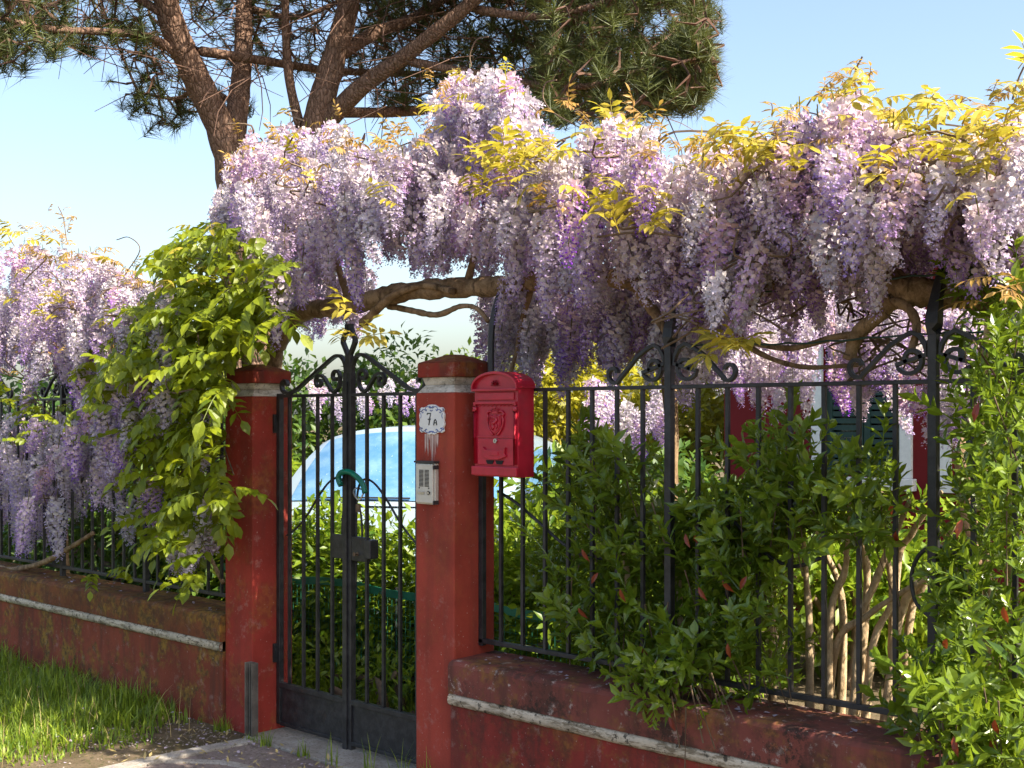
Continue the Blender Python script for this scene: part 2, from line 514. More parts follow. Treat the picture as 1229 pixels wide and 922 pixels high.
tag(th2.build('path_inlay_strip', M['kerb'], bevel=.004), kind='structure')

# ------------------------------------------------------------------ low walls with their white moulding
def low_wall(x0, x1, label, m_body, m_top):
    t = thing('garden_wall', label, 'wall', ((x0 + x1) / 2, YW, GZ), 'low red walls under the railings')
    # body with a slightly wavy front made of short bays
    b = MB(); n = max(8, int((x1 - x0) / .12)); rng = random.Random(int(abs(x0) * 100))
    prof = [(YW + .012, GZ - .12), (YW + .012, .335), (YW + .25, .335), (YW + .25, GZ - .12)]
    for i in range(n + 1):
        x = x0 + (x1 - x0) * i / n; w = rng.uniform(-.003, .003)
        b.v += [(x, y + (w if k < 2 else 0), z) for k, (y, z) in enumerate(prof)]
    for i in range(n):
        for k in range(4):
            a = i * 4 + k; c = i * 4 + (k + 1) % 4
            b.f.append((a, a + 4, c + 4, c))
    b.f += [(0, 1, 2, 3), (n * 4 + 3, n * 4 + 2, n * 4 + 1, n * 4)]
    b.build('wall_body', m_body, t, smooth=False)
    # coping with worn, uneven top edge
    c = MB(); n = int((x1 - x0) / .05)
    for i in range(n + 1):
        x = x0 + (x1 - x0) * i / n
        e = rng.uniform(-.005, .003); e2 = rng.uniform(-.004, .004)
        pr = [(YW - .004, .386), (YW - .005 + e2 * .4, .500 + e), (YW + .005 + e2, .514 + e), (YW + .022, WT + e * .5), (YW + .255, WT + .004), (YW + .262, .386)]
        c.v += [(x, y, z) for y, z in pr]
    for i in range(n):
        for k in range(6):
            a = i * 6 + k; d = i * 6 + (k + 1) % 6
            c.f.append((a, a + 6, d + 6, d))
    c.f += [tuple(range(6)), tuple(reversed(range(n * 6, n * 6 + 6)))]
    c.build('coping', m_top, t, smooth=False)
    # half-round white moulding, chipped
    w = MB(); n = int((x1 - x0) / .035); k = 7
    for i in range(n + 1):
        x = x0 + (x1 - x0) * i / n
        ch = 1.0 if rng.random() > .08 else rng.uniform(.6, .85)
        for j in range(k):
            q = math.pi * j / (k - 1) - math.pi / 2
            w.v.append((x, YW + .012 - math.cos(q) * .022 * ch * rng.uniform(.9, 1.08), .361 + math.sin(q) * .0255 * rng.uniform(.97, 1.02)))
    for i in range(n):
        for j in range(k - 1):
            a = i * k + j
            w.f.append((a, a + k, a + k + 1, a + 1))
    w.f += [tuple(reversed(range(k))), tuple(range(n * k, n * k + k))]
    w.build('moulding', M['band'], t, smooth=True)
    return t
low_wall(XR1 + .004 - .01, .6, 'low red wall with white moulding to the right of the mailbox', M['red_wall'], M['red_wall_top'])
low_wall(-11.0, XL0 - .003, 'low mossy red wall with white moulding behind the grass', M['red_left'], M['red_left_top'])

# ------------------------------------------------------------------ gate pillars
def pillar(x0, x1, label, mb):
    d = x1 - x0; y0, y1 = YP, YP + d
    t = thing('gate_pillar', label, 'pillar', ((x0 + x1) / 2, (y0 + y1) / 2, GZ), 'red gate pillars')
    MB().box(x0, x1, y0, y1, GZ - .1, 1.598).build('shaft', mb, t, bevel=.006)
    k = MB()
    n0 = (x0 + .004, x1 - .004, y0 + .004, y1 - .004); n1 = (x0 + .028, x1 - .028, y0 + .028, y1 - .028)
    n2 = (x0 + .018, x1 - .018, y0 + .018, y1 - .018)
    k.frustum(n0, 1.598, n1, 1.63); k.frustum(n1, 1.63, n2, 1.662)
    k.build('neck', M['neck'], t, bevel=.003)
    c = MB()
    o = .0
    c0 = (x0 + .004 - o, x1 - .004 + o, y0 + .004 - o, y1 - .004 + o); c1 = (x0 + .09, x1 - .09, y0 + .09, y1 - .09)
    c.frustum(c0, 1.662, c0, 1.722); c.frustum(c0, 1.722, c1, 1.757)
    c.build('cap', M['red_cap'], t, bevel=.005)
    return t
pr_ = pillar(XR0, XR1, 'red pillar carrying the house number tile and the intercom', M['red_pillar'])
pl_ = pillar(XL0, XL1, 'red pillar half hidden by green vine leaves at the gate', M['red_pillar_old'])

# white drips below the tile belong to the painted pillar face
tc = at(520, 504, YP)                                       # centre of the number tile
dr = MB()
rng = random.Random(3)
for i in range(16):
    x = tc.x + rng.uniform(-.05, .045); l = rng.uniform(.03, .12) * (1.3 if abs(x - tc.x + .005) < .015 else .8); w = rng.uniform(.0012, .004)
    z0 = tc.z - .058; y = YP - .0012 - .0002 * i
    dr.add([(x - w, y, z0), (x - w * .7, y, z0 - l * .6), (x, y, z0 - l), (x + w * .7, y, z0 - l * .6), (x + w, y, z0)], [(0, 1, 2, 3, 4)])
dr.build('paint_drip', M['drip'], pr_)

# ------------------------------------------------------------------ scrolled ironwork
def spiral(c, r0, r1, a0, a1, n=18):
    """in the x,z plane"""
    out = []
    for i in range(n + 1):
        k = i / n; a = a0 + (a1 - a0) * k; r = r0 + (r1 - r0) * k
        out.append((c[0] + math.cos(a) * r, c[1] + math.sin(a) * r))
    return out

def scroll_path(side, x, z0, s=1.0, reach=.27, rise=.145):
    """fence scroll on one side (-1 left, +1 right) of a post at x: curl by the post, arch, slope, small curl at the far end"""
    P = []
    # inner curl, hanging under the arch
    P += [(-a, b) for a, b in reversed(spiral((.058, .062), .052, .015, math.radians(-0), math.radians(-400), 22))][:-1]
    # arch beside the post
    P += [(-.008, .075), (-.012, .105), (-.03, .133), (-.055, rise), (-.085, rise - .012), (-.13, .105), (-.175, .062), (-.21, .028)]
    P += [(-a, b) for a, b in spiral((.238, .045), .036, .014, math.radians(-110), math.radians(170), 16)]
    return [(x + side * (-a) * s, z0 + b * s) for a, b in P]

def bar_xz(mb, pts, y, w=.009, h=.016):
    mb.bar([(a, y, b) for a, b in pts], w, (0, 1, 0), h)

TR, BR = 1.606, .578           # rails of the railings

def horn(mb, x, z0, top=2.06, lean=.10):
    pts = [(x, YF, z0), (x, YF, z0 + .05), (x, YF, 1.78), (x, YF, 1.84)]
    r = [.021, .021, .023, .034]
    mb.tube(pts[:3], [.0265] * 3, 4)
    q = []
    for i in range(9):
        k = i / 8
        q.append((x + .02 * k ** 2, YF + lean * k ** 2.0, 1.745 + (top - 1.745) * k))
    mb.tube(q, [.028, .034, .03, .027, .024, .021, .018, .014, .006], 6)

def railings(x_from, x_to, posts, label, rng, scrolls=True, loc=None):
    t = thing('iron_railing', label, 'railing', ((x_from + x_to) / 2, YF, WT), 'black iron railings on the low walls')
    xs = sorted(posts)
    edges = [x_from] + [p for p in xs if x_from < p < x_to] + [x_to]
    r = MB(); r.box(x_from, x_to, YF - .011, YF + .011, TR - .007, TR + .007); r.build('top_rail', M['iron'], t, bevel=.002)
    r = MB(); r.box(x_from, x_to, YF - .012, YF + .012, BR - .009, BR + .009); r.build('bottom_rail', M['iron'], t, bevel=.002)
    bm = None
    for a, b in zip(edges[:-1], edges[1:]):
        n = max(2, int(round((b - a) / .124)))
        for i in range(1, n):
            x = a + (b - a) * i / n
            k = MB(); w = .0068
            k.box(x - w, x + w, YF - w, YF + w, BR + .009, TR - .007)
            k.build('bar', M['iron'], t)
    for p in xs:
        k = MB(); k.box(p - .0145, p + .0145, YF - .0145, YF + .0145, WT - .03, 1.752)
        k.build('post', M['iron'], t, bevel=.003)
        k = MB()
        q = []
        for i in range(10):
            s = i / 9
            q.append((p + .012 * s ** 2, YF + .10 * s ** 1.8, 1.75 + .29 * s))
        k.tube(q, [.0205, .0285, .027, .023, .020, .018, .0165, .014, .011, .005], 4)
        k.build('post_horn', M['iron'], t, smooth=False)
    if scrolls:
        for p in xs:
            for sd in (-1, 1):
                k = MB(); bar_xz(k, scroll_path(sd, p + sd * .0145, TR + .008), YF, .0125, .018); k.build('scroll', M['iron'], t)
    return t
RAIL_POSTS = [-2.694, -1.702, -.71]
rr = railings(XR1 + .002, .3, RAIL_POSTS, 'black iron railing with scrolls right of the mailbox, shrubs growing through', random.Random(5))
rl = railings(-9.3, XL0 - .002, [-6.307, -7.29, -8.27], 'black iron railing hung with wisteria on the mossy wall', random.Random(6))
# frame stile beside the pillar, horn post behind the pillar
MB().box(XR1 + .003, XR1 + .026, YF - .012, YF + .012, BR - .02, TR - .008).build('stile', M['iron'], rr, bevel=.002)
k = MB(); q = [(-3.615, YF + .02, 1.60), (-3.617, YF + .02, 1.8), (-3.615, YF + .035, 1.92), (-3.60, YF + .075, 2.04), (-3.575, YF + .13, 2.11)]
k.tube(smooth_path(q, 5), [.0145] * 15 + [.014, .013, .012, .011, .009, .005], 5)
k.build('post_horn', M['iron'], rr)
# the large swept curves behind the bars
def swept(mb, pix, Y, r=.007):
    mb.tube(smooth_path([at(x, y, Y) for x, y in pix], 6), r, 6)
for pix in ([(598, 590), (620, 604), (648, 628), (675, 652), (705, 668), (735, 668), (765, 650)],
            [(856, 600), (880, 625), (905, 652), (930, 672), (955, 680), (985, 670)],
            [(1117, 655), (1102, 668), (1094, 692), (1099, 722), (1117, 742)],
            [(1124, 655), (1146, 664), (1158, 694), (1156, 728), (1135, 748)]):
    k = MB(); swept(k, pix, YF + .022); k.build('swept_bar', M['iron'], rr, smooth=True)

# ------------------------------------------------------------------ the double gate
def gate_leaf(x_h, x_m, side, label, bars):
    """x_h hinge side, x_m meeting side"""
    t = thing('gate_leaf', label, 'gate', ((x_h + x_m) / 2, YF, GZ), 'two leaves of the iron gate')
    lo, hi = min(x_h, x_m), max(x_h, x_m)
    w = .017
    s = 1 if x_m > x_h else -1
    MB().box(min(x_h, x_h + s * .026), max(x_h, x_h + s * .026), YF - .013, YF + .013, .0, 1.612).build('hinge_stile', M['iron'], t, bevel=.002)
    MB().box(min(x_m, x_m - s * .028), max(x_m, x_m - s * .028), YF - .015, YF + .015, -.03, 1.70).build('meeting_stile', M['iron'], t, bevel=.002)
    MB().box(min(x_h + s * .026, x_m - s * .028), max(x_h + s * .026, x_m - s * .028), YF - .012, YF + .012, 1.592, 1.607).build('top_rail', M['iron'], t)
    p = MB().box(min(x_h + s * .026, x_m - s * .028), max(x_h + s * .026, x_m - s * .028), YF - .004, YF + .004, .012, .18)
    kp = p.build('kick_panel', M['iron'], t)
    q = MB().box(min(x_h + s * .026, x_m - s * .028), max(x_h + s * .026, x_m - s * .028), YF - .015, YF + .012, .18, .204); q.build('panel_rail', M['iron'], t, bevel=.002)
    q = MB().box(min(x_h + s * .026, x_m - s * .028), max(x_h + s * .026, x_m - s * .028), YF - .013, YF + .012, -.005, .012); q.build('bottom_rail', M['iron'], t, bevel=.002)
    for x in bars:
        MB().box(x - .0068, x + .0068, YF - .0068, YF + .0068, .204, 1.592).build('bar', M['iron'], t)
    # big scroll from the middle down to the hinge side, in leaf coordinates u (0 at the middle)
    L = hi - lo
    def X(u): return x_m - s * u
    big = [(.022, 1.64), (.020, 1.70), (.028, 1.745), (.055, 1.776), (.09, 1.782), (.13, 1.768), (.20, 1.732), (.30, 1.68), (.40, 1.628), (.45, 1.613)]
    big = [tuple(v)[:2] for v in [(p.x, p.y) for p in smooth_path([(a, b, 0) for a, b in big], 5)]]
    big += spiral((.488, 1.652), .038, .013, math.radians(-105), math.radians(190), 18)
    k = MB(); bar_xz(k, [(X(a), b) for a, b in big], YF, .0145, .02); k.build('scroll', M['iron'], t)
    c = list(reversed(spiral((.098, 1.685), .034, .010, math.radians(200), math.radians(-170), 20)))
    c += [(.066, 1.66), (.072, 1.638), (.088, 1.620), (.108, 1.612), (.13, 1.622), (.155, 1.65), (.185, 1.684)]
    c += spiral((.222, 1.662), .034, .010, math.radians(125), math.radians(-260), 20)
    k = MB(); bar_xz(k, [(X(a), b) for a, b in c], YF, .013, .018); k.build('scroll', M['iron'], t)
    # low arch of round bar behind the bars
    ar = [(.02, .62), (.028, .85), (.03, 1.08), (.05, 1.185), (.10, 1.215), (.17, 1.19), (.25, 1.12), (.33, 1.035), (.42, .96), (.5, .92)]
    k = MB(); k.tube([(X(p.x), YF + .016, p.y) for p in smooth_path([(a, b, 0) for a, b in ar], 5)], .0055, 6); k.build('arch_bar', M['iron'], t, smooth=True)
    lp = [(.045, 1.10), (.065, 1.04), (.07, .95), (.055, .87), (.03, .83)]
    k = MB(); k.tube([(X(p.x), YF + .016, p.y) for p in smooth_path([(a, b, 0) for a, b in lp], 5)], .005, 6); k.build('arch_bar', M['iron'], t, smooth=True)
    return t
XM = -4.512
gl = gate_leaf(XL1 + .008, XM - .002, 1, 'iron gate leaf hinged on the vine-covered pillar', [-4.970, -4.857, -4.748, -4.637])
gr_ = gate_leaf(XR0 + .02, XM + .002, -1, 'iron gate leaf with lock box next to the numbered pillar', [-4.385, -4.269, -4.157, -4.045])
# cover strip and diamond finial over the meeting line, fixed to the left leaf
MB().box(XM - .022, XM + .008, YF - .024, YF - .0155, -.045, 1.66).build('cover_strip', M['iron'], gl, bevel=.001)
fi = MB()
for sd in (-1, 1):
    fi.bar([(XM + sd * .009, YF, 1.70), (XM + sd * .010, YF, 1.785), (XM + sd * .044, YF, 1.842), (XM + sd * .043, YF, 1.856), (XM + sd * .014, YF, 1.90), (XM + sd * .012, YF, 1.925)], .018, (0, 1, 0), .022)
fi.build('finial', M['iron'], gl, bevel=.002)
# lock
MB().box(XM - .115, XM - .031, YF - .0165, YF - .002, .845, .955).build('lock_plate', M['iron'], gl, bevel=.002)
lk = MB().box(XM + .031, XM + .14, YF - .014, YF + .012, .842, .952).build('lock_box', M['iron'], gr_, bevel=.003)
MB().box(XM + .14, XM + .185, YF - .03, YF + .02, .86, .945).build('lock_case', M['iron'], gr_, bevel=.004)
MB().tube([(XM + .075, YF - .013, .875), (XM + .075, YF - .034, .875)], .010, 10).build('keyhole', M['twig'], gr_)
# hinges
for z in (.30, 1.42):
    MB().box(XL1 + .0, XL1 + .014, YF - .03, YF - .005, z, z + .09).build('hinge', M['iron'], gl)

# cable lock round the meeting stiles
cl = thing('cable_lock', 'teal sleeved cable lock looped round the middle of the gate', 'lock', tuple(at(418, 575, YF)))
pts = [at(x, y, YF - .045) for x, y in ((409, 583), (406, 574), (410, 567), (420, 567), (430, 574), (436, 583), (438, 592))]
k = MB(); k.tube(smooth_path(pts, 6), [.013] * 31 + [.013] * 5 + [.011], 10); k.build('sleeve', M['cable'], cl, smooth=True)
k = MB(); k.tube(smooth_path([at(x, y, YF - .04 + d) for x, y, d in ((437, 590, 0), (432, 600, 0), (427, 597, 0), (424, 590, .02), (428, 586, .06), (436, 588, .05))], 6), .004, 6); k.build('cable', M['steel'], cl, smooth=True)
pk = at(430, 600, YF - .045)
MB().box(pk.x - .012, pk.x + .012, pk.y - .007, pk.y + .007, pk.z - .055, pk.z - .02).build('padlock', M['twig'], cl, bevel=.002)

# galvanised channel post standing by the pillar
st = thing('channel_post', 'short weathered metal channel standing by the gate hinge', 'post', (-5.03, 3.46, GZ))
a, b, z1 = -5.055, -4.995, .325
MB().box(a, b, 3.462, 3.468, GZ - .02, z1).build('web', simple('dull_zinc', (.14, .125, .11), .55, metal=.4, var=.3, scale=14), st)
zn = bpy.data.materials['dull_zinc']
MB().box(a, a + .006, 3.432, 3.462, GZ - .02, z1).build('flange', zn, st)
MB().box(b - .006, b, 3.432, 3.462, GZ - .02, z1).build('flange', zn, st)
MB().box(a + .02, a + .026, 3.444, 3.462, GZ - .02, z1).build('rib', zn, st)

# ------------------------------------------------------------------ number tile
nt = thing('number_tile', 'white glazed house number tile 7A with blue flourishes', 'sign', (tc.x, YP, tc.z))
def tile_outline(s=1.0):
    W, H = .077 * s, .063 * s
    half = [(0, 1.0), (.25, .98), (.45, .86), (.62, .80), (.80, .82), (.93, .72), (.90, .52), (1.0, .30), (.94, .0), (1.0, -.30), (.90, -.52), (.95, -.74), (.80, -.84), (.60, -.80), (.42, -.86), (.22, -.97), (0, -.93)]
    R = [(tc.x + a * W, tc.z + b * H) for a, b in half]
    L = [(tc.x - a * W, tc.z + b * H) for a, b in half[1:-1]]
    return list(reversed(R)) + L            # counter-clockwise seen from the street
MB().prism(tile_outline(), YP - .010, YP - .0006).build('plate', M['tile'], nt, bevel=.0015)
def stroke(pts, w, y, parent, mat, name):
    k = MB(); k.bar([(tc.x + a, y, tc.z + b) for a, b in pts], w, (0, 1, 0), .0016); return k.build(name, mat, parent)
yt = YP - .0106
stroke([(-.026, .021), (-.024, .026), (-.004, .026), (-.009, .010), (-.015, -.022)], .0055, yt, nt, M['ink'], 'numeral')
stroke([(-.021, .002), (-.004, .003)], .0045, yt - .0004, nt, M['ink'], 'numeral')
stroke([(.014, -.022), (.018, -.004), (.023, .002), (.029, -.004), (.032, -.022)], .005, yt, nt, M['ink'], 'letter')
stroke([(.016, -.012), (.031, -.012)], .004, yt - .0004, nt, M['ink'], 'letter')
rng = random.Random(11)
def flourish(a0, b0, sc, flip, up):
    p = [(a0 + flip * sc * u, b0 + up * sc * v) for u, v in ((0, 0), (.012, .006), (.022, .004), (.026, -.003), (.021, -.007), (.017, -.003))]
    stroke([(q.x, q.y) for q in smooth_path([(a, b, 0) for a, b in p], 4)], .0026, yt, nt, M['tile_blue'], 'flourish')
for fl in (-1, 1):
    flourish(fl * .006, .047, 1.2, fl, 1); flourish(fl * .030, .036, 1.1, fl, 1); flourish(fl * .052, .040, .8, fl, -1)
    flourish(fl * .008, -.046, 1.1, fl, -1); flourish(fl * .034, -.041, 1.15, fl, -1); flourish(fl * .058, -.036, .6, fl, 1)
    stroke([(fl * .066, .028), (fl * .062, .016), (fl * .066, .006)], .002, yt, nt, M['tile_blue'], 'flourish')
stroke([(-.012, .056), (0, .049), (.012, .056)], .004, yt - .0004, nt, M['tile_blue'], 'flourish')
stroke([(-.008, .040), (0, .036), (.008, .040)], .003, yt - .0004, nt, M['tile_blue'], 'flourish')
stroke([(-.012, -.052), (0, -.047), (.012, -.052)], .004, yt - .0004, nt, M['tile_blue'], 'flourish')

# ------------------------------------------------------------------ intercom
ia = at(505, 579, YP); ib = at(526, 579, YP)
ix0, ix1 = ia.x, ib.x; iz0, iz1 = at(515, 605, YP).z, at(515, 554, YP).z
ic = thing('intercom', 'silver door intercom panel screwed to the red pillar', 'intercom', ((ix0 + ix1) / 2, YP, iz0))
D = .030
MB().box(ix0 - .002, ix1 + .004, YP - D * .7, YP - .0005, iz0, iz1 - .006).build('housing', M['alu'], ic, bevel=.003)
MB().box(ix0 - .006, ix1 + .008, YP - D - .004, YP - .0005, iz1 - .005, iz1 + .003).build('rain_hood', M['dark_plastic'], ic, bevel=.001)
MB().box(ix0 + .002, ix1 - .002, YP - D, YP - D * .7, iz0 + .006, iz1 - .009).build('faceplate', M['alu'], ic, bevel=.0025)
for (xa, za) in ((ix1 + .001, iz0 + .001), (ix1 + .001, iz1 - .03)):
    MB().box(xa, xa + .0055, YP - D - .001, YP - .004, za, za + .016).build('corner_clip', M['dark_plastic'], ic)
cx = (ix0 + ix1) / 2; wI = ix1 - ix0; hI = iz1 - iz0
for c in (-1, 1):
    for i in range(13):
        z = iz1 - .035 - i * hI * .031
        MB().box(cx + c * wI * .155 - wI * .125, cx + c * wI * .155 + wI * .125, YP - D - .0007, YP - D + .001, z - .0017, z + .0017).build('grille_slot', M['slot'], ic)
for c in (-1, 1):
    MB().tube([(cx + c * wI * .27, YP - D + .001, iz0 + hI * .385), (cx + c * wI * .27, YP - D - .0012, iz0 + hI * .385)], .0035, 8).build('indicator', M['dark_plastic'], ic)
MB().box(cx - wI * .34, cx + wI * .02, YP - D - .003, YP - D + .001, iz0 + hI * .235, iz0 + hI * .315).build('name_plate', M['steel'], ic, bevel=.002)
MB().tube([(cx + wI * .27, YP - D + .001, iz0 + hI * .275), (cx + wI * .27, YP - D - .004, iz0 + hI * .275)], .0085, 14).build('call_button', M['dark_plastic'], ic)
MB().tube([(cx + wI * .27, YP - D - .003, iz0 + hI * .275), (cx + wI * .27, YP - D - .0055, iz0 + hI * .275)], .0055, 14).build('button_cap', M['steel'], ic)

# ------------------------------------------------------------------ mailbox
mx0, mx1 = -3.578, -3.337
mz0 = 1.262; W = mx1 - mx0; mcx = (mx0 + mx1) / 2
yF, yB = 3.520, 3.612
mbx = thing('mailbox', 'crimson cast metal mailbox with arched hood and heraldic crest', 'mailbox', (mcx, yB, mz0))
def Z(k): return mz0 + k
def arch(w, zs, ht, n=12):
    return [(mcx + w * math.cos(math.pi * i / n), zs + ht * math.sin(math.pi * i / n) ** .9) for i in range(n + 1)]
body = [(mx0, Z(0)), (mx1, Z(0))] + arch(W / 2, Z(.352), .055)
MB().prism(body, yF, yB).build('body', M['box_red'], mbx, bevel=.002)
hd = MB(); n = 16
oa = arch(W / 2 + .007, Z(.348), .068, n); ia_ = arch(W / 2 - .001, Z(.348), .0575, n)
for i in range(n + 1):
    for (p, y) in ((oa[i], yF - .016), (oa[i], yB + .002), (ia_[i], yB + .002), (ia_[i], yF - .016)):
        hd.v.append((p[0], y, p[1]))
for i in range(n):
    for j in range(4):
        a = i * 4 + j; b = i * 4 + (j + 1) % 4
        hd.f.append((a, b, b + 4, a + 4))
hd.f += [(0, 3, 2, 1), (n * 4, n * 4 + 1, n * 4 + 2, n * 4 + 3)]
hood = hd.build('hood', M['box_red'], mbx, smooth=False, bevel=.0015)
MB().box(mx0 - .004, mx1 + .004, yF - .017, yF, Z(.338), Z(.348)).build('hood_ledge', M['box_red'], mbx, bevel=.002)
MB().prism([(mx0 + .018, Z(.302)), (mx1 - .018, Z(.302)), (mx1 - .018, Z(.334)), (mx0 + .018, Z(.334))], yF - .006, yF).build('letter_flap', M['box_red'], mbx, bevel=.003)
MB().box(mx0 + .004, mx1 - .004, yF - .013, yF, Z(.286), Z(.296)).build('flap_ledge', M['box_red'], mbx, bevel=.002)
# small rosette under the hood
rs = MB()
for i in range(7):
    a = math.pi * i / 6; rs.tube([(mcx, yF - .002, Z(.362)), (mcx + .022 * math.cos(a), yF - .005, Z(.362) + .020 * math.sin(a))], [.004, .0028], 5)
rs.build('rosette', M['box_red'], mbx, smooth=True)
for sd in (-1, 1):
    x = mcx + sd * (W / 2 - .009)
    k = MB(); k.tube([(x, yF - .006, Z(.05)), (x, yF - .006, Z(.255))], .0075, 8)
    k.tube([(x, yF - .006, Z(.255)), (x, yF - .006, Z(.262)), (x, yF - .006, Z(.268)), (x, yF - .006, Z(.276))], [.011, .013, .009, .012], 8)
    k.tube([(x, yF - .006, Z(.278)), (x, yF - .006, Z(.284)), (x, yF - .006, Z(.29))], [.006, .009, .004], 8)
    k.build('column', M['box_red'], mbx, smooth=True)
MB().box(mx0 - .005, mx1 + .005, yF - .015, yF, Z(.004), Z(.040)).build('plinth', M['box_red'], mbx, bevel=.004)
MB().box(mx0 + .016, mx1 - .016, yF - .005, yF, Z(.154), Z(.160)).build('divider', M['box_red'], mbx, bevel=.001)
dr_ = MB().prism([(mx0 + .022, Z(.046)), (mx1 - .022, Z(.046)), (mx1 - .022, Z(.150)), (mx0 + .022, Z(.150))], yF - .005, yF).build('door', M['box_red'], mbx, bevel=.002)
# scalloped fringe below the flap ledge
for i in range(9):
    x = mx0 + .03 + i * (W - .06) / 8
    MB().tube([(x - .009, yF - .003, Z(.285)), (x, yF - .004, Z(.279)), (x + .009, yF - .003, Z(.285))], .0022, 5).build('fringe', M['box_red'], mbx)
# crest: shield, crown, mantling, charge
cz = Z(.215)
sh = [(-.030, .030), (-.034, .0), (-.030, -.022), (-.016, -.038), (0, -.046), (.016, -.038), (.030, -.022), (.034, .0), (.030, .030), (.012, .026), (0, .031), (-.012, .026)]
em = MB(); em.prism([(mcx + a, cz + b) for a, b in reversed(sh)], yF - .007, yF)
emo = em.build('crest', M['box_red'], mbx, bevel=.002)
k = MB(); q = [(mcx + a * .82, yF - .008, cz + b * .82) for a, b in sh]; k.tube(q + [q[0]], .0026, 5); k.build('crest_border', M['box_red'], emo)
k = MB(); k.tube(smooth_path([(mcx + a, yF - .009, cz + b) for a, b in ((-.012, -.028), (-.004, -.018), (-.010, -.006), (.004, .0), (.012, .010), (.004, .018), (-.006, .016))], 4), [.004] * 8 + [.0065] * 8 + [.005] * 9, 6)
k.tube(smooth_path([(mcx + a, yF - .009, cz + b) for a, b in ((.004, -.004), (.014, -.012), (.010, -.024))], 4), .003, 6)
k.tube(smooth_path([(mcx + a, yF - .009, cz + b) for a, b in ((-.006, -.004), (-.018, .004), (-.016, .016))], 4), .0025, 6)
k.build('crest_charge', M['box_red'], emo, smooth=True)
k = MB()
for i in range(5):
    a = -.016 + .008 * i; k.tube([(mcx + a * .8, yF - .004, cz + .038), (mcx + a * 1.15, yF - .005, cz + .056 + (.004 if i == 2 else 0))], [.0035, .0022], 6)
k.box(mcx - .016, mcx + .016, yF - .006, yF, cz + .035, cz + .042)
k.build('crest_crown', M['box_red'], emo)
for sd in (-1, 1):
    k = MB(); k.tube(smooth_path([(mcx + sd * a, yF - .004, cz + b) for a, b in ((.018, .040), (.034, .044), (.046, .034), (.040, .022), (.044, .006), (.040, -.014), (.028, -.034), (.012, -.050))], 4), .0048, 6)
    k.build('crest_mantling', M['box_red'], emo, smooth=True)
# lock and name holder
MB().tube([(mcx + .004, yF - .003, Z(.142)), (mcx + .004, yF - .011, Z(.142))], .009, 14).build('lock', M['steel'], dr_, smooth=False)
MB().box(mcx + .003, mcx + .005, yF - .0118, yF - .0108, Z(.137), Z(.147)).build('lock_slit', M['slot'], dr_)
nh = [(-.062, .118), (-.048, .106), (.048, .106), (.062, .118), (.058, .092), (.066, .082), (.046, .074), (.02, .068), (-.02, .068), (-.046, .074), (-.066, .082), (-.058, .092)]
MB().prism([(mcx + a, Z(b)) for a, b in reversed(nh)], yF - .014, yF - .004).build('name_holder', M['box_red'], dr_, bevel=.0015)
MB().box(mcx - .026, mcx + .026, yF - .0175, yF - .013, Z(.085), Z(.099)).build('name_slot', M['box_red'], dr_, bevel=.001)
for sd in (-1, 1):
    MB().prism([(mcx + sd * .026 + a, Z(b)) for a, b in ((-.022, .065), (-.014, .050), (.014, .050), (.022, .065))], yF - .0085, yF - .004).build('peep_slot', M['slot'], dr_)
MB().box(mx0 + .05, mx1 - .05, yB + .0005, YF - .007, Z(.1), Z(.3)).build('mount_plate', M['iron'], mbx)
# ------------------------------------------------------------------ house behind the garden
HYF = 8.4
hx0, hx1 = -5.69, 3.5
hs = thing('red_house', 'dark red house with white window surrounds behind the railing', 'house', ((hx0 + hx1) / 2, HYF, GZ))
wins = [(-4.80, -4.18, 1.06, 2.25), (-3.80, -2.95, 1.06, 2.25), (-2.2, -1.4, 1.06, 2.25)]
w = MB(); xs = hx0
zt = 2.75
for (a, b, z0, z1) in wins:
    w.box(xs, a, HYF, HYF + .3, GZ - .1, zt); w.box(a, b, HYF, HYF + .3, GZ - .1, z0); w.box(a, b, HYF, HYF + .3, z1, zt); xs = b
w.box(xs, hx1, HYF, HYF + .3, GZ - .1, zt)
w.box(hx0, hx0 + .3, HYF + .3, HYF + 6, GZ - .1, zt); w.box(hx1 - .3, hx1, HYF + .3, HYF + 6, GZ - .1, zt)
w.build('wall', M['house_red'], hs)
for (a, b, z0, z1) in wins:
    k = MB()
    k.box(a - .09, a - .002, HYF - .03, HYF - .002, z0 - .002, z1 + .09); k.box(b + .002, b + .09, HYF - .03, HYF - .002, z0 - .002, z1 + .09)
    k.box(a - .002, b + .002, HYF - .03, HYF - .002, z1 + .002, z1 + .09)
    fr = k.build('window_surround', M['white_trim'], hs)
    MB().box(a - .12, b + .12, HYF - .07, HYF - .002, z0 - .09, z0 - .004).build('sill', M['white_trim'], fr, bevel=.004)
    MB().box(a + .002, b - .002, HYF + .10, HYF + .11, z0 + .002, z1 - .002).build('pane', M['dark_glass'], fr)
    m = (a + b) / 2
    for (c, d) in ((a + .004, m - .004), (m + .004, b - .004)):
        k = MB()
        k.box(c, c + .05, HYF + .03, HYF + .06, z0 + .004, z1 - .004); k.box(d - .05, d, HYF + .03, HYF + .06, z0 + .004, z1 - .004)
        n = 22
        for i in range(n):
            z = z0 + .03 + (z1 - z0 - .06) * i / n
            k.box(c + .05, d - .05, HYF + .035, HYF + .055, z, z + (z1 - z0) / n * .7)
        k.build('shutter', M['shutter'], fr)
k = MB(); k.frustum((hx0 - .3, hx1 + .3, HYF - .35, HYF + 6.3), zt, (hx0 - .3, hx1 + .3, HYF - .35, HYF + 6.3), zt + .08)
k.frustum((hx0 - .3, hx1 + .3, HYF - .35, HYF + 6.3), zt + .08, (hx0 + 2, hx1 - 2, HYF + 2.9, HYF + 3.1), zt + .75)
k.build('roof', M['roof'], hs)

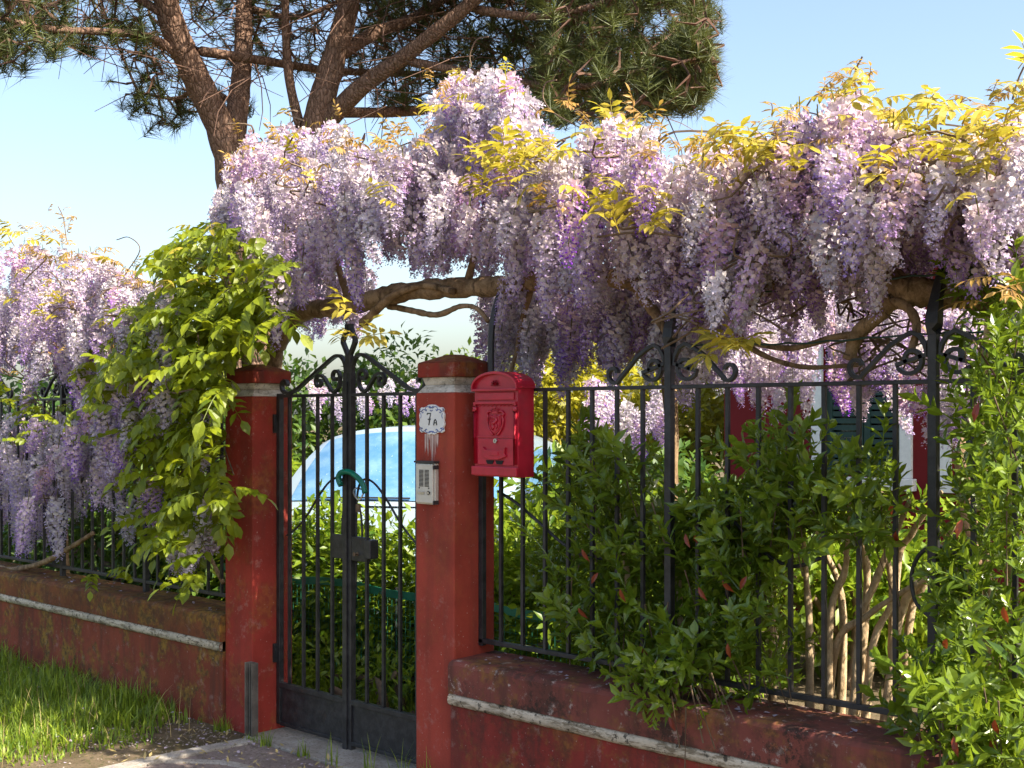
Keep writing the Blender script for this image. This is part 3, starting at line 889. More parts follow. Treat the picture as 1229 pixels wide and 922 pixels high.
# ------------------------------------------------------------------ parked car behind the hedge
cb = atd(516, 500, 8.95); cb.z = GZ
fw = (-RV * .22 - DV * .975).normalized(); lf = Vector((-fw.y, fw.x, 0))
cr = thing('parked_car', 'pale car parked behind the hedge, sky reflection painted into its glass', 'car', tuple(cb))
def C3(x, y, z): return cb + fw * x + lf * y + Vector((0, 0, z))
def cgrid(fn, nu, nv):
    k = MB()
    for j in range(nv + 1):
        for i in range(nu + 1): k.v.append(tuple(C3(*fn(i / nu, j / nv))))
    for j in range(nv):
        for i in range(nu):
            a = j * (nu + 1) + i; k.f.append((a, a + 1, a + nu + 2, a + nu + 1))
    return k
BZ, RZ = .97, 1.47
def screen(s, v, off=0):
    y = (.80 - .08 * v * v) * s; x = 1.02 - .70 * v - .13 * s * s * (1 - .4 * v); z = BZ - .02 * s * s + (RZ - BZ - .05 * s * s - .05 * s ** 6) * v + .02 * math.sin(v * math.pi)
    return (x + off * .6, y, z + off * .8)
side = [(1.02, .62), (1.9, .58), (2.05, .48), (2.08, .28), (1.95, .2), (-1.75, .2), (-1.95, .3), (-1.98, .7), (-1.85, .92), (-1.2, BZ), (.9, BZ)]
top_side = [(1.55, .3), (1.57, .5), (1.52, .66), (1.38, .83), (1.0, BZ - .01), (-1.6, BZ - .02), (-1.95, .85), (-1.98, .5), (-1.9, .22), (1.47, .22)]
k = MB(); n = len(top_side)
for sd, ins in ((-1, .04), (-1, 0), (1, 0), (1, .04)):
    for (x, z) in top_side:
        yy = .84 if ins == 0 else .80
        k.v.append(tuple(C3(x * (1 if ins == 0 else .985), sd * yy * (1 - .06 * max(0, abs(x) - 1.2)), z - (ins if z > .7 else 0) * .5 + (.0 if ins == 0 else 0))))
order = [1, 2]
for i in range(n):
    j = (i + 1) % n
    k.f.append((n + i, 2 * n + i, 2 * n + j, n + j))
k.f.append(tuple(n + i for i in range(n))); k.f.append(tuple(2 * n + i for i in reversed(range(n))))
k.v = k.v; body = k.build('body', M['car_paint'], cr, bevel=.03, seg=3)
cgrid(lambda u, v: screen(u * 2 - 1, v), 14, 8).build('front_pillars', M['car_paint'], cr, smooth=True)
cgrid(lambda u, v: screen((u * 2 - 1) * .87, .05 + .86 * v, .008), 14, 8).build('windscreen', M['car_glass'], cr, smooth=True)
def roof(u, v):
    s = u * 2 - 1; e = screen(s, 1)
    return (e[0] - (e[0] + 1.35) * v, e[1] * (1 - .04 * v), e[2] + .02 * math.sin(v * math.pi) - .05 * v * v)
cgrid(roof, 14, 8).build('roof', M['car_paint'], cr, smooth=True)
def rear(u, v):
    a = roof(u, 1); s = u * 2 - 1
    return (a[0] - .45 * v, a[1] + (.80 * s - a[1]) * v, a[2] + (.9 - a[2]) * v)
cgrid(rear, 10, 5).build('tailgate', M['car_paint'], cr, smooth=True)
for sd in (-1, 1):
    def flank(u, v, sd=sd, o=0):
        a = roof(0 if sd < 0 else 1, u)
        b = (.92 - 2.7 * u, sd * .80, BZ - .03)
        f = screen(sd, 0)
        b = (f[0] + (-1.8 - f[0]) * u, sd * .80, BZ - .03)
        return (b[0] + (a[0] - b[0]) * v, b[1] + (a[1] - b[1]) * v + sd * o, b[2] + (a[2] - b[2]) * v)
    cgrid(lambda u, v: flank(u, v), 10, 5).build('side_frame', M['car_paint'], cr, smooth=True)
    for (u0, u1) in ((.10, .46), (.50, .84)):
        cgrid(lambda u, v: flank(u0 + (u1 - u0) * u, .08 + .78 * v, o=.007), 8, 4).build('side_window', M['car_glass'], cr, smooth=True)
    MB().tube([C3(1.0, sd * .82, .98), C3(.98, sd * .93, 1.02), C3(.96, sd * 1.02, 1.02)], [.03, .07, .05], 8).build('mirror', M['car_paint'], cr, smooth=True)
    for x in (1.0, -1.25):
        wl = MB(); wl.tube([C3(x, sd * .70, .30), C3(x, sd * .72, .30), C3(x, sd * .845, .30), C3(x, sd * .86, .30)], [.27, .31, .31, .27], 20)
        wo_ = wl.build('wheel', M['rubber'], cr); MB().tube([C3(x, sd * .85, .30), C3(x, sd * .865, .30)], [.19, .17], 16).build('rim', M['steel'], wo_)
    MB().tube([C3(1.5, sd * .58, .56), C3(1.59, sd * .58, .55)], [.12, .10], 12).build('headlight', M['steel'], cr)
MB().tube([C3(*screen(s / 10, .06, .02)) for s in range(-7, 3)], .006, 5).build('wiper', M['rubber'], cr)

# ------------------------------------------------------------------ plastic netting behind the gate
nx0, nx1, ny = -6.6, -3.3, 4.32
net = thing('garden_net', 'green plastic garden netting with solid band along its top', 'netting', ((nx0 + nx1) / 2, ny, GZ))
k = MB(); cell = .036; r = .0008
z = GZ
while z < .55:
    k.box(nx0, nx1, ny - r, ny + r, z - r, z + r); z += cell
x = nx0
while x < nx1:
    k.box(x - r, x + r, ny + .0023, ny + .0043, GZ, .55); x += cell
o = k.build('mesh_strands', M['net'], net); o['kind'] = 'stuff'
pts = []
for i in range(14):
    x = nx0 + (nx1 - nx0) * i / 13; pts.append((x, ny, .575 + .012 * math.sin(i * 1.7)))
k = MB(); k.bar(smooth_path(pts, 4), .042, (0, 1, 0), .006); k.build('band', M['net_band'], net)
for x in (nx0 + .02, -5.0, nx1 - .02):
    MB().tube([(x, ny + .02, GZ - .05), (x, ny + .02, .6)], .008, 6).build('stake', M['iron'], net)

# ------------------------------------------------------------------ foliage makers
def blade_leaf(L, W, fold=.25, curl=.2, st=3):
    """pointed leaf along +y, normal +z"""
    v = [(0, 0, 0)]; f = []
    prof = {3: [(.3, .85), (.62, .92)], 2: [(.45, 1.0)]}[st]
    for (t, w) in prof:
        zc = -curl * L * t * t
        v += [(-W / 2 * w, t * L, zc + fold * W * w * .5), (0, t * L, zc), (W / 2 * w, t * L, zc + fold * W * w * .5)]
    v.append((0, L, -curl * L))
    n = len(prof)
    f += [(0, 2, 1), (0, 3, 2)]
    for i in range(n - 1):
        a = 1 + i * 3
        f += [(a, a + 1, a + 4), (a, a + 4, a + 3), (a + 1, a + 2, a + 5), (a + 1, a + 5, a + 4)]
    a = 1 + (n - 1) * 3; e = len(v) - 1
    f += [(a, a + 1, e), (a + 1, a + 2, e)]
    return v, f

def put(mb, tv, tf, pos, d, up, s=1.0, col=None):
    """place a template leaf with its length along d and its face towards up"""
    d = d.normalized(); x = d.cross(up)
    if x.length < 1e-4: x = frame_of(d)[0]
    x.normalize(); z = x.cross(d)
    mb.add([pos + (x * a + d * b + z * c) * s for a, b, c in tv], tf, col)

def leaf_cloud(rng, centers, n, smin, smax, L=.075, W=.026, shell=.55, tilt=None):
    """n leaves through ellipsoid lumps (cx,cy,cz,rx,ry,rz); more near the skin, faces turned outwards"""
    vol = np.array([c[3] * c[4] * c[5] for c in centers]) ** .67; idx = rng.choice(len(centers), n, p=vol / vol.sum())
    cc = np.array(centers)[idx]
    d = rng.normal(size=(n, 3)); d /= np.linalg.norm(d, axis=1)[:, None]
    r = rng.uniform(shell ** 3, 1, n) ** (1 / 3) * rng.uniform(.85, 1.12, n)
    pos = cc[:, :3] + d * cc[:, 3:] * r[:, None]
    # leaf frames: length direction outward-ish with random, normal upward-ish
    dirv = d + rng.normal(0, .8, (n, 3)); dirv[:, 2] -= .1; dirv /= np.linalg.norm(dirv, axis=1)[:, None]
    up = rng.normal(0, .55, (n, 3)) + np.array([0, 0, 1.0]) + d * .4
    x = np.cross(dirv, up); x /= np.linalg.norm(x, axis=1)[:, None] + 1e-9
    z = np.cross(x, dirv)
    s = rng.uniform(smin, smax, n)
    Mx = np.stack([x * s[:, None], dirv * s[:, None], z * s[:, None], pos], 2)
    tv, tf = blade_leaf(L, W, .3, .2, 2)
    return scatter(tv, tf, Mx, rng.uniform(0, 1, n))

def bush(name, label, cat, base, lumps, n, mat, size=(.8, 1.3), L=.075, W=.03, seed=1, stems=4, group=None, stem_mat='twig'):
    rng = np.random.default_rng(seed); rr_ = random.Random(seed)
    t = thing(name, label, cat, tuple(base), group)
    V, Fc, Cc = leaf_cloud(rng, lumps, n, size[0], size[1], L, W)
    V = V[:, :]; ok = True
    V[:, 2] = np.maximum(V[:, 2], GZ + .01)
    o = link('crown', np_mesh('crown', V, Fc, M[mat], Cc), t); o['kind'] = 'stuff'
    k = MB()
    for i in range(stems):
        c = lumps[rr_.randrange(len(lumps))]
        b = Vector(base) + Vector((rr_.uniform(-.15, .15), rr_.uniform(-.15, .15), 0))
        e = Vector(c[:3]) + Vector((rr_.uniform(-.3, .3) * c[3], rr_.uniform(-.3, .3) * c[4], rr_.uniform(-.2, .5) * c[5]))
        m = (b + e) / 2 + Vector((rr_.uniform(-.1, .1), rr_.uniform(-.1, .1), .1))
        k.tube(smooth_path([b, m, e], 5), [.03 - .002 * q for q in range(11)], 6)
    k.build('trunk', M[stem_mat], t, smooth=True)
    return t

def lumps_at(px, py, d, w, h, dep, n, seed, sub=.45):
    """lumps filling an ellipsoid of width w, height h, depth dep centred on the pixel at distance d"""
    rr_ = random.Random(seed); c = atd(px, py, d); out = []
    for i in range(n):
        a, b, g = rr_.uniform(-1, 1), rr_.uniform(-1, 1), rr_.uniform(-1, 1)
        p = c + RV * (a * w * .33) + DV * (g * dep * .33) + Vector((0, 0, b * h * .33))
        k = rr_.uniform(.6, 1.15) * sub
        out.append((p.x, p.y, p.z, w * .5 * k * 1.1, w * .5 * k * 1.1, h * .5 * k * 1.1))
    return out

# hedge of glossy leaves behind the netting
hl = []
rh = random.Random(4)
for i in range(26):
    x = -7.4 + i * .17
    hl.append((x, 4.56 + rh.uniform(-.05, .05), .47 + rh.uniform(-.05, .06), .24, rh.uniform(.1, .27), .52 + rh.uniform(-.06, .05)))
bush('clipped_hedge', 'sunlit green hedge seen through the gate below the car', 'hedge', (-5.2, 4.56, GZ), hl, 24000, 'hedge', (.8, 1.25), .07, .028, 3, 8)
# garden shrubs and trees farther back
def gb(px, py, d, w, h, dep, n, mat, label, seed, L=.09, W=.04, name='garden_bush', cat='bush'):
    ls = lumps_at(px, py, d, w, h, dep, 14, seed)
    c = atd(px, 500, d); c.z = GZ
    bush(name, label, cat, c, ls, n, mat, (.8, 1.4), L, W, seed, 5)
gb(395, 535, 12.8, 2.0, 2.1, 1.6, 5200, 'bush', 'green bush above the car roof beside the vine-covered pillar', 21)
gb(475, 520, 13.5, 1.6, 2.0, 1.5, 4200, 'bush', 'loose green bush just left of the numbered pillar top', 22)
gb(562, 500, 14.2, 1.7, 2.2, 1.5, 4200, 'hedge', 'light green shrub peeking over the numbered pillar', 23)
gb(680, 520, 12.5, 1.9, 1.9, 1.6, 4600, 'bush_gold', 'yellow green shrub behind the mailbox and the railing', 24)
gb(815, 505, 11.8, 1.9, 1.9, 1.4, 4600, 'bush_gold', 'golden shrub against the corner of the red house', 25)
gb(790, 620, 9.2, 1.9, 1.3, 1.2, 4200, 'bush', 'dark low bush at the foot of the house corner', 26)
gb(1010, 700, 7.2, 2.0, 1.2, .9, 5000, 'hedge', 'sunlit low shrub in the garden behind the pale stems', 27)
gb(700, 700, 7.2, 1.7, 1.3, 1.0, 4600, 'hedge', 'sunlit leafy shrub in the garden below the mailbox', 28)
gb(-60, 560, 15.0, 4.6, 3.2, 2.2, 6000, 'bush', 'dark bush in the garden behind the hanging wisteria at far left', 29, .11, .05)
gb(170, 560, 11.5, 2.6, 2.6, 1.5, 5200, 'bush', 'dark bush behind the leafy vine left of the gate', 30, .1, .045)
gb(255, 640, 9.4, 1.5, 1.5, 1.0, 3000, 'hedge', 'low green shrub behind the railing beside the pillar', 31)

sh_ = []
for i in range(26):
    x = -10.0 + i * .13
    sh_.append((x, 4.55 + rh.uniform(-.15, .15), .75 + rh.uniform(-.1, .1), .26, .34, .82 + rh.uniform(-.1, .1)))
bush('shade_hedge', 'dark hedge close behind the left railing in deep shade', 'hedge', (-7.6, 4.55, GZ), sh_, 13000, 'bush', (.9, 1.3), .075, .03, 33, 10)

# low leafy plants along the netting, seen between the lower gate bars
lp_ = []
for i in range(22):
    lp_.append((-5.9 + i * .125, 4.08 + rh.uniform(-.08, .08), .08 + rh.uniform(0, .08), .13, .12, .22 + rh.uniform(-.06, .08)))
bush('low_plants', 'low bright leafy plants growing just inside the gate', 'plants', (-4.6, 4.08, GZ), lp_, 2600, 'hedge', (.8, 1.2), .06, .02, 41, 6)
# ------------------------------------------------------------------ pine tree
def pine():
    d0 = 12.5
    base = atd(300, 500, d0); base.z = GZ
    t = thing('umbrella_pine', 'tall umbrella pine with forked reddish trunk and dark spreading crown', 'tree', tuple(base))
    rng = np.random.default_rng(12); rr_ = random.Random(12)
    limbs = []
    def limb(pix, r0, r1, name='limb', n=9):
        P = smooth_path([atd(x, y, d) for x, y, d in pix], 7)
        m = len(P); R = [.88 * (r0 + (r1 - r0) * (i / (m - 1))) for i in range(m)]
        R = [r * rr_.uniform(.94, 1.06) for r in R]
        k = MB(); k.tube(P, R, n); k.build(name, M['pine'], t, smooth=True)
        limbs.append((P, R)); return P
    limb([(302, 693, d0), (298, 520, d0), (290, 380, d0), (282, 270, d0), (272, 175, d0), (236, 95, 12.3), (207, 30, 12.1), (190, -40, 11.9), (170, -130, 11.7)], .24, .11, 'trunk', 12)
    limb([(276, 205, d0), (284, 140, 12.6), (291, 75, 12.8), (293, 0, 13.0), (300, -90, 13.1)], .15, .08, n=10)
    limb([(296, 470, d0), (330, 330, 12.4), (366, 205, 12.3), (384, 130, 12.2), (404, 60, 12.2), (420, 0, 12.2), (440, -110, 12.2)], .20, .10, n=11)
    limb([(376, 165, 12.3), (430, 108, 12.0), (480, 72, 11.7), (540, 25, 11.4), (600, -25, 11.2), (660, -60, 11.0)], .11, .05)
    limb([(362, 160, 12.3), (348, 100, 12.2), (343, 40, 12.1), (342, -40, 12.0)], .06, .04, n=7)
    limb([(400, 70, 12.2), (450, 40, 12.6), (500, 20, 12.9), (560, -20, 13.2)], .09, .05)
    limb([(225, 75, 12.3), (180, 45, 11.9), (120, 38, 11.5), (60, 35, 11.2), (0, 22, 11.0), (-60, 5, 10.8)], .055, .02, n=7)
    limb([(275, 120, 12.6), (240, 105, 12.9), (215, 118, 13.2), (190, 116, 13.5), (165, 110, 13.7)], .04, .014, n=6)
    limb([(230, 60, 12.2), (310, 72, 12.6), (400, 85, 13.0), (520, 90, 13.4), (620, 100, 13.8)], .06, .03, n=6)
    limb([(390, 135, 12.2), (470, 135, 12.8), (560, 128, 13.4), (650, 120, 14.0), (730, 110, 14.4)], .07, .03, n=7)
    limb([(480, 72, 11.7), (580, 90, 11.6), (680, 105, 11.5), (760, 90, 11.4), (820, 55, 11.3), (850, 30, 11.2)], .05, .015, n=6)
    limb([(560, 10, 11.4), (650, 20, 11.2), (730, 0, 11.0), (800, -40, 10.9)], .05, .02, n=6)
    limb([(292, 10, 13.0), (360, 20, 13.6), (430, -10, 14.2)], .05, .02, n=6)
    limb([(200, 20, 12.0), (150, -10, 12.0), (90, -30, 11.8), (30, -60, 11.6)], .05, .02, n=6)
    # tuft heads through the flat crown
    bot = [(-120, 70), (0, 78), (60, 74), (95, 42), (140, 58), (165, 92), (210, 95), (260, 96), (330, 88), (400, 105), (470, 128), (560, 140), (650, 150), (720, 150), (790, 138), (830, 120), (860, 70), (870, 10), (880, -60)]
    def bottom(x): return lerp_table(bot, x)
    heads = []
    def try_add(x, y, d): heads.append((atd(x, y, d), x))
    N = 0
    while N < 5600:
        x = rr_.uniform(-130, 868); y = rr_.uniform(-260, 150); d = rr_.uniform(10.6, 15.6)
        yb = bottom(x)
        # underside rises away from the rim: the far part of the crown hangs lower on the picture
        if y > yb - rr_.random() ** 2 * 20: continue
        dens = 1.0 if x > 430 else (.5 if x > 280 else (.34 if x > 120 else .42))
        if 100 < x < 420 and y > 10: dens = .2 if x < 280 else .34
        if x < 440 and y > -30 and d < 12.9 and x > 90: continue
        if 440 <= x < 640 and y > -20 - (x - 440) * .1 and d < 12.6: continue
        if 440 <= x < 640 and y > 60 and rr_.random() < .35: continue
        if x > 866 - 85 * (.5 + .5 * math.sin(y * .085 + d * 2.3)) ** 2 * rr_.uniform(.4, 1) - max(0, -y - 20) * .12: continue
        if y < -90: dens *= .9
        if x > 770 and 10 < y < 45 and x < 812: dens *= .25      # gap of sky at the rim
        if rr_.random() > dens: continue
        try_add(x, y, d); N += 1
    # drooping sprays: left tip, under the fork, right tip
    for (cx_, cy_, rx, ry, d, n) in ((20, 50, 80, 34, 11.2, 46), (190, 128, 48, 28, 13.6, 26), (165, 100, 36, 34, 13.6, 14), (830, 80, 26, 48, 11.3, 110), (800, 110, 34, 24, 11.6, 50), (135, 42, 46, 30, 12, 26), (255, 125, 50, 26, 13.2, 12)):
        for i in range(n):
            a = rr_.uniform(0, 6.283); q = math.sqrt(rr_.random())
            try_add(cx_ + math.cos(a) * rx * q, cy_ + math.sin(a) * ry * q, d + rr_.uniform(-.5, .5))
    # twigs
    pts = []
    for P, R in limbs[1:]:
        for p, r in zip(P, R): pts.append((p, r))
    for p in limbs[0][0][30:]: pts.append((p, .06))
    PA = np.array([tuple(p) for p, r in pts])
    k = MB(); ends = []
    sec = []
    for (h, x) in heads:
        dd = np.linalg.norm(PA - np.array(h), axis=1); i = int(np.argmin(dd)); D = dd[i]
        q = Vector(PA[i]); v = h - q
        start = h - v * min(1.0, .55 / max(D, .01)) if rr_.random() > .45 else q
        mid = (start + h) / 2 + Vector((rr_.uniform(-.1, .1), rr_.uniform(-.1, .1), rr_.uniform(-.10, .04)))
        big = start == q
        r0 = .018 if big else .009
        k.tube([start, mid, h], [r0, r0 * .75, .005], 3, cap=False)
        if big: PA = np.vstack([PA, np.array([tuple(mid)])])
    for i in range(520):                                  # dead twigs on the underside
        x = rr_.uniform(60, 800); p = atd(x, rr_.uniform(-20, bottom(x) + 4), rr_.uniform(11.2, 14.2)); P = [p]
        v = Vector((rr_.gauss(0, 1), rr_.gauss(0, 1), rr_.gauss(-.1, .35))).normalized() * .22
        for j in range(3):
            v = v + Vector((rr_.gauss(0, .07), rr_.gauss(0, .07), rr_.gauss(0, .05))); P.append(P[-1] + v)
        k.tube(P, [.008, .006, .005, .003], 3, cap=False)
    o = k.build('twig', M['pine_twig'], t); o['kind'] = 'stuff'
    # needle tuft template: needles fan out round the shoot, pointing up
    nr = random.Random(5); tv = []; tf = []; tc_ = []
    for i in range(64):
        a = nr.uniform(0, 6.283); el = nr.gauss(.55, .45); L = nr.uniform(.12, .19); z0 = nr.uniform(-.10, .03)
        dv = Vector((math.cos(a) * math.cos(el), math.sin(a) * math.cos(el), math.sin(el)))
        s, u = frame_of(dv); s = (s * math.cos(a * 3) + u * math.sin(a * 3)) * .0032
        b = len(tv); p = Vector((0, 0, z0))
        tv += [tuple(p - s), tuple(p + s), tuple(p + dv * L + Vector((0, 0, -.012)))]; tf.append((b, b + 1, b + 2)); c = nr.random(); tc_ += [c, c, c]
    H = np.array([tuple(h) for h, x in heads])
    rngm = np.random.default_rng(8)
    Mx = rand_mats(H, rngm, .8, 1.35, tilt=.75)
    V, Fc, Cc = scatter(tv, tf, Mx, rngm.uniform(0, 1, len(H)), tc_)
    o = link('crown', np_mesh('crown', V, Fc, M['needle'], Cc), t); o['kind'] = 'stuff'
pine()

# ------------------------------------------------------------------ wisteria: flower clusters
def hsv_mix(a, b, t): return tuple(x + (y - x) * t for x, y in zip(a, b))
PALE, LILAC, VIOLET, DEEP = (.76, .66, .69), (.58, .46, .71), (.38, .25, .66), (.24, .12, .46)
AGED = (.72, .56, .50)
def raceme_mesh(name, seed, L, R, n, age):
    rr_ = random.Random(seed); k = MB()
    bend = Vector((rr_.uniform(-.03, .03), rr_.uniform(-.03, .03), 0))
    for i in range(n):
        t = ((i + .5) / n) ** .9
        prof = R * ((.5 + 2.6 * t) if t < .19 else (1 - .74 * ((t - .19) / .81) ** 1.15))
        ang = i * 2.39996 + rr_.gauss(0, .35); r = prof * rr_.uniform(.6, 1.08)
        o = Vector((math.cos(ang), math.sin(ang), 0))
        p = o * r + bend * t * t + Vector((0, 0, -L * t + rr_.uniform(-.012, .012)))
        s = .0120 * (1 - .42 * t) * rr_.uniform(.8, 1.2)
        nn = (o + Vector((rr_.uniform(-.4, .4), rr_.uniform(-.4, .4), rr_.uniform(-.55, .15)))).normalized()
        sd = nn.cross(Vector((0, 0, 1))).normalized(); up = sd.cross(nn)
        w = rr_.random()
        pale = hsv_mix(PALE, AGED, age * rr_.random())
        cb_ = hsv_mix(pale, LILAC, min(1, max(0, t * .65 + (w - .5) * .9))); br = rr_.uniform(.72, 1.12); cb_ = tuple(min(.9, q_ * br) for q_ in cb_)
        ck = hsv_mix(LILAC, VIOLET, min(1, .25 + t * .7 + (rr_.random() - .5) * .6))
        if age > .5: ck = hsv_mix(ck, AGED, .35)
        if t < .93:
            c = p + up * s * .35 - nn * s * .25
            vs = [c]
            for j in range(6):
                a = math.pi / 6 + j * math.pi / 3
                vs.append(p + sd * math.cos(a) * s * 1.12 + up * (math.sin(a) * s * .95 + s * .45) - nn * s * (.15 + .3 * abs(math.cos(a)) - .35 * (math.sin(a) > .5)))
            k.add(vs, [(0, 1 + j, 1 + (j + 1) % 6) for j in range(6)], cb_)
        q = p - up * s * .25
        vs = [q - nn * s * .2, q + sd * s * .5 + nn * s * .5 - up * s * .3, q - sd * s * .5 + nn * s * .5 - up * s * .3, q + nn * s * 1.05 - up * s * .75, q + nn * s * .8 + up * s * .1]
        k.add(vs, [(0, 1, 4), (0, 4, 2), (1, 3, 4), (2, 4, 3), (0, 2, 3), (0, 3, 1)], ck)
    stem = [Vector((0, 0, .05)), Vector((0, 0, 0))] + [bend * (q / 4) ** 2 + Vector((0, 0, -L * q / 4)) for q in (1, 2, 3, 4)]
    k.tube(stem, [.0025, .0025, .002, .002, .0015, .001], 3, col=(.22, .20, .06))
    return k.mesh(name, M['petal'])
RAC = [raceme_mesh('raceme_%d' % i, 50 + i, L, R, n, a) for i, (L, R, n, a) in enumerate(
    [(.26, .056, 150, .2), (.30, .058, 168, .4), (.22, .060, 140, .1), (.33, .055, 176, .3), (.19, .056, 120, .9), (.25, .06, 152, 1.0), (.28, .055, 156, .8), (.16, .052, 100, .6)])]
FRESH, OLD = [0, 1, 2, 3, 7], [4, 5, 6, 1, 7]

def hang(parent, p, kind, rr_, s=1.0, name='flower_cluster'):
    o = bpy.data.objects.new(name, RAC[kind]); COL.objects.link(o)
    o.parent = parent; o.matrix_parent_inverse = Matrix.Translation(-ROOT_LOC[parent.name])
    o.location = p; o.rotation_euler = (rr_.gauss(0, .22), rr_.gauss(0, .22), rr_.uniform(0, 6.283))
    o.scale = (s * rr_.uniform(.9, 1.3),) * 2 + (s * rr_.uniform(.75, 1.1),)
    return o

RACD = []
for me in RAC:
    nv = len(me.vertices); V = np.empty(nv * 3, dtype=np.float32); me.vertices.foreach_get('co', V)
    C = np.empty(nv * 4, dtype=np.float32); me.color_attributes['Col'].data.foreach_get('color', C)
    me.calc_loop_triangles(); T = np.empty(len(me.loop_triangles) * 3, dtype=np.int32); me.loop_triangles.foreach_get('vertices', T)
    RACD.append((V.reshape(-1, 3), C.reshape(-1, 4), T.reshape(-1, 3)))
def flower_mass(parent, spots, rr_, s=1.0):
    """the clusters past the count that can be picked apart, joined into one part"""
    Vs, Fs, Cs, off = [], [], [], 0
    for p, kind in spots:
        V, C, T = RACD[kind]; a = rr_.uniform(0, 6.283); q = s * rr_.uniform(.85, 1.15)
        R = np.array([[math.cos(a), -math.sin(a), rr_.gauss(0, .12)], [math.sin(a), math.cos(a), rr_.gauss(0, .12)], [0, 0, 1]]) * q
        Vs.append(V @ R.T + np.array(tuple(p))); Fs.append(T + off); Cs.append(C * np.array([rr_.uniform(.85, 1.1)] * 3 + [1])); off += len(V)
    o = link('flower_mass', np_mesh('flower_mass', np.concatenate(Vs), np.concatenate(Fs), M['petal'], np.concatenate(Cs)), parent); o['kind'] = 'stuff'

# ------------------------------------------------------------------ compound leaves
def compound(name, mat, seed, n_pairs, L, ll, lw, droop, spread=1.0, lift=.3):
    rr_ = random.Random(seed); k = MB(); pts = []
    for i in range(n_pairs + 2):
        t = i / (n_pairs + 1); pts.append(Vector((0, L * t, lift * L * t - droop * L * t * t)))
    k.tube(pts, [.0018] * (n_pairs + 1) + [.001], 3, col=(.5, .5, .5))
    for i in range(1, n_pairs + 1):
        for sd in (-1, 1):
            tv, tf = blade_leaf(ll * rr_.uniform(.8, 1.1), lw * rr_.uniform(.85, 1.15), .25, rr_.uniform(.05, .4))
            d = Vector((sd * spread, .45 + rr_.uniform(-.15, .2), rr_.uniform(-.5, .2) - droop * .3))
            put(k, tv, tf, pts[i] + Vector((0, 0, 0)), d, Vector((rr_.uniform(-.2, .2), rr_.uniform(-.2, .2), 1)), 1, (rr_.uniform(.1, 1),) * 3)
    tv, tf = blade_leaf(ll * 1.1, lw * 1.1, .2, .2)
    put(k, tv, tf, pts[-1], pts[-1] - pts[-2], Vector((0, 0, 1)), 1, (rr_.uniform(.3, 1),) * 3)
    return k.mesh(name, M[mat])
GREEN_L = [compound('green_leaf_%d' % i, 'wleaf', 80 + i, n, L, ll, lw, dr) for i, (n, L, ll, lw, dr) in enumerate([(4, .16, .068, .040, .5), (4, .17, .072, .042, .7), (3, .13, .08, .048, .4), (5, .19, .064, .036, .6)])]
GOLD_L = [compound('gold_leaf_%d' % i, 'gleaf', 90 + i, n, L, ll, lw, dr, .9, .5) for i, (n, L, ll, lw, dr) in enumerate([(3, .10, .06, .024, .2), (2, .07, .065, .026, .3), (3, .11, .055, .021, .5)])]
BRONZE_L = [compound('bronze_leaf_%d' % i, 'bleaf', 95 + i, n, L, ll, lw, dr, .7, .5) for i, (n, L, ll, lw, dr) in enumerate([(4, .11, .045, .014, .3), (3, .09, .05, .016, .5)])]

def place_leaf(parent, me, p, out, rr_, s=1.0, name='leaf'):
    o = bpy.data.objects.new(name, me); COL.objects.link(o)
    o.parent = parent; o.matrix_parent_inverse = Matrix.Translation(-ROOT_LOC[parent.name])
    d = Vector(out).normalized(); up = Vector((rr_.gauss(.15, .3), rr_.gauss(-.35, .3), 1))
    x = d.cross(up).normalized(); z = x.cross(d)
    m = Matrix((( x.x, d.x, z.x), (x.y, d.y, z.y), (x.z, d.z, z.z))).to_4x4()
    o.matrix_basis = Matrix.Translation(p) @ m @ Matrix.Scale(s, 4)
    return o

def vine_tube(k, pts, r0, r1, rr_, n=8, wob=.0):
    P = smooth_path(pts, 7); m = len(P)
    k.tube(P, [(r0 + (r1 - r0) * i / (m - 1)) * rr_.uniform(.86, 1.14) for i in range(m)], n)
    return P

def sample_mask(rr_, x0, x1, top, bot, holes=(), dens=None):
    while True:
        x = rr_.uniform(x0, x1); a, b = lerp_table(top, x), lerp_table(bot, x)
        y = rr_.uniform(a, b)
        if any(in_poly(x, y, h) for h in holes): continue
        if dens and rr_.random() > dens(x, y): continue
        return x, y

# ---- the wisteria arching over gate and mailbox
TOP = [(262, 235), (285, 165), (300, 152), (330, 142), (380, 140), (430, 145), (462, 175), (500, 165), (522, 150), (532, 100), (552, 80), (600, 80), (632, 100), (648, 150), (664, 175), (700, 150), (740, 128), (775, 150), (800, 188), (850, 168), (900, 160), (940, 130), (990, 122), (1015, 100), (1045, 98), (1062, 140), (1100, 160), (1150, 165), (1200, 150), (1229, 120), (1330, 120)]
# lowest place for the TOP end of a cluster (clusters hang a further 60-100 px)
BOT = [(262, 240), (300, 250), (330, 300), (352, 330), (372, 312), (400, 300), (436, 262), (450, 220), (480, 245), (520, 262), (560, 255), (585, 285), (620, 300), (700, 300), (760, 270), (800, 275), (840, 330), (880, 335), (930, 310), (980, 300), (1040, 275), (1080, 240), (1130, 240), (1180, 250), (1229, 255), (1330, 260)]

def canopy_y(rr_):
    return YF + rr_.triangular(-.50, .75, -.1)

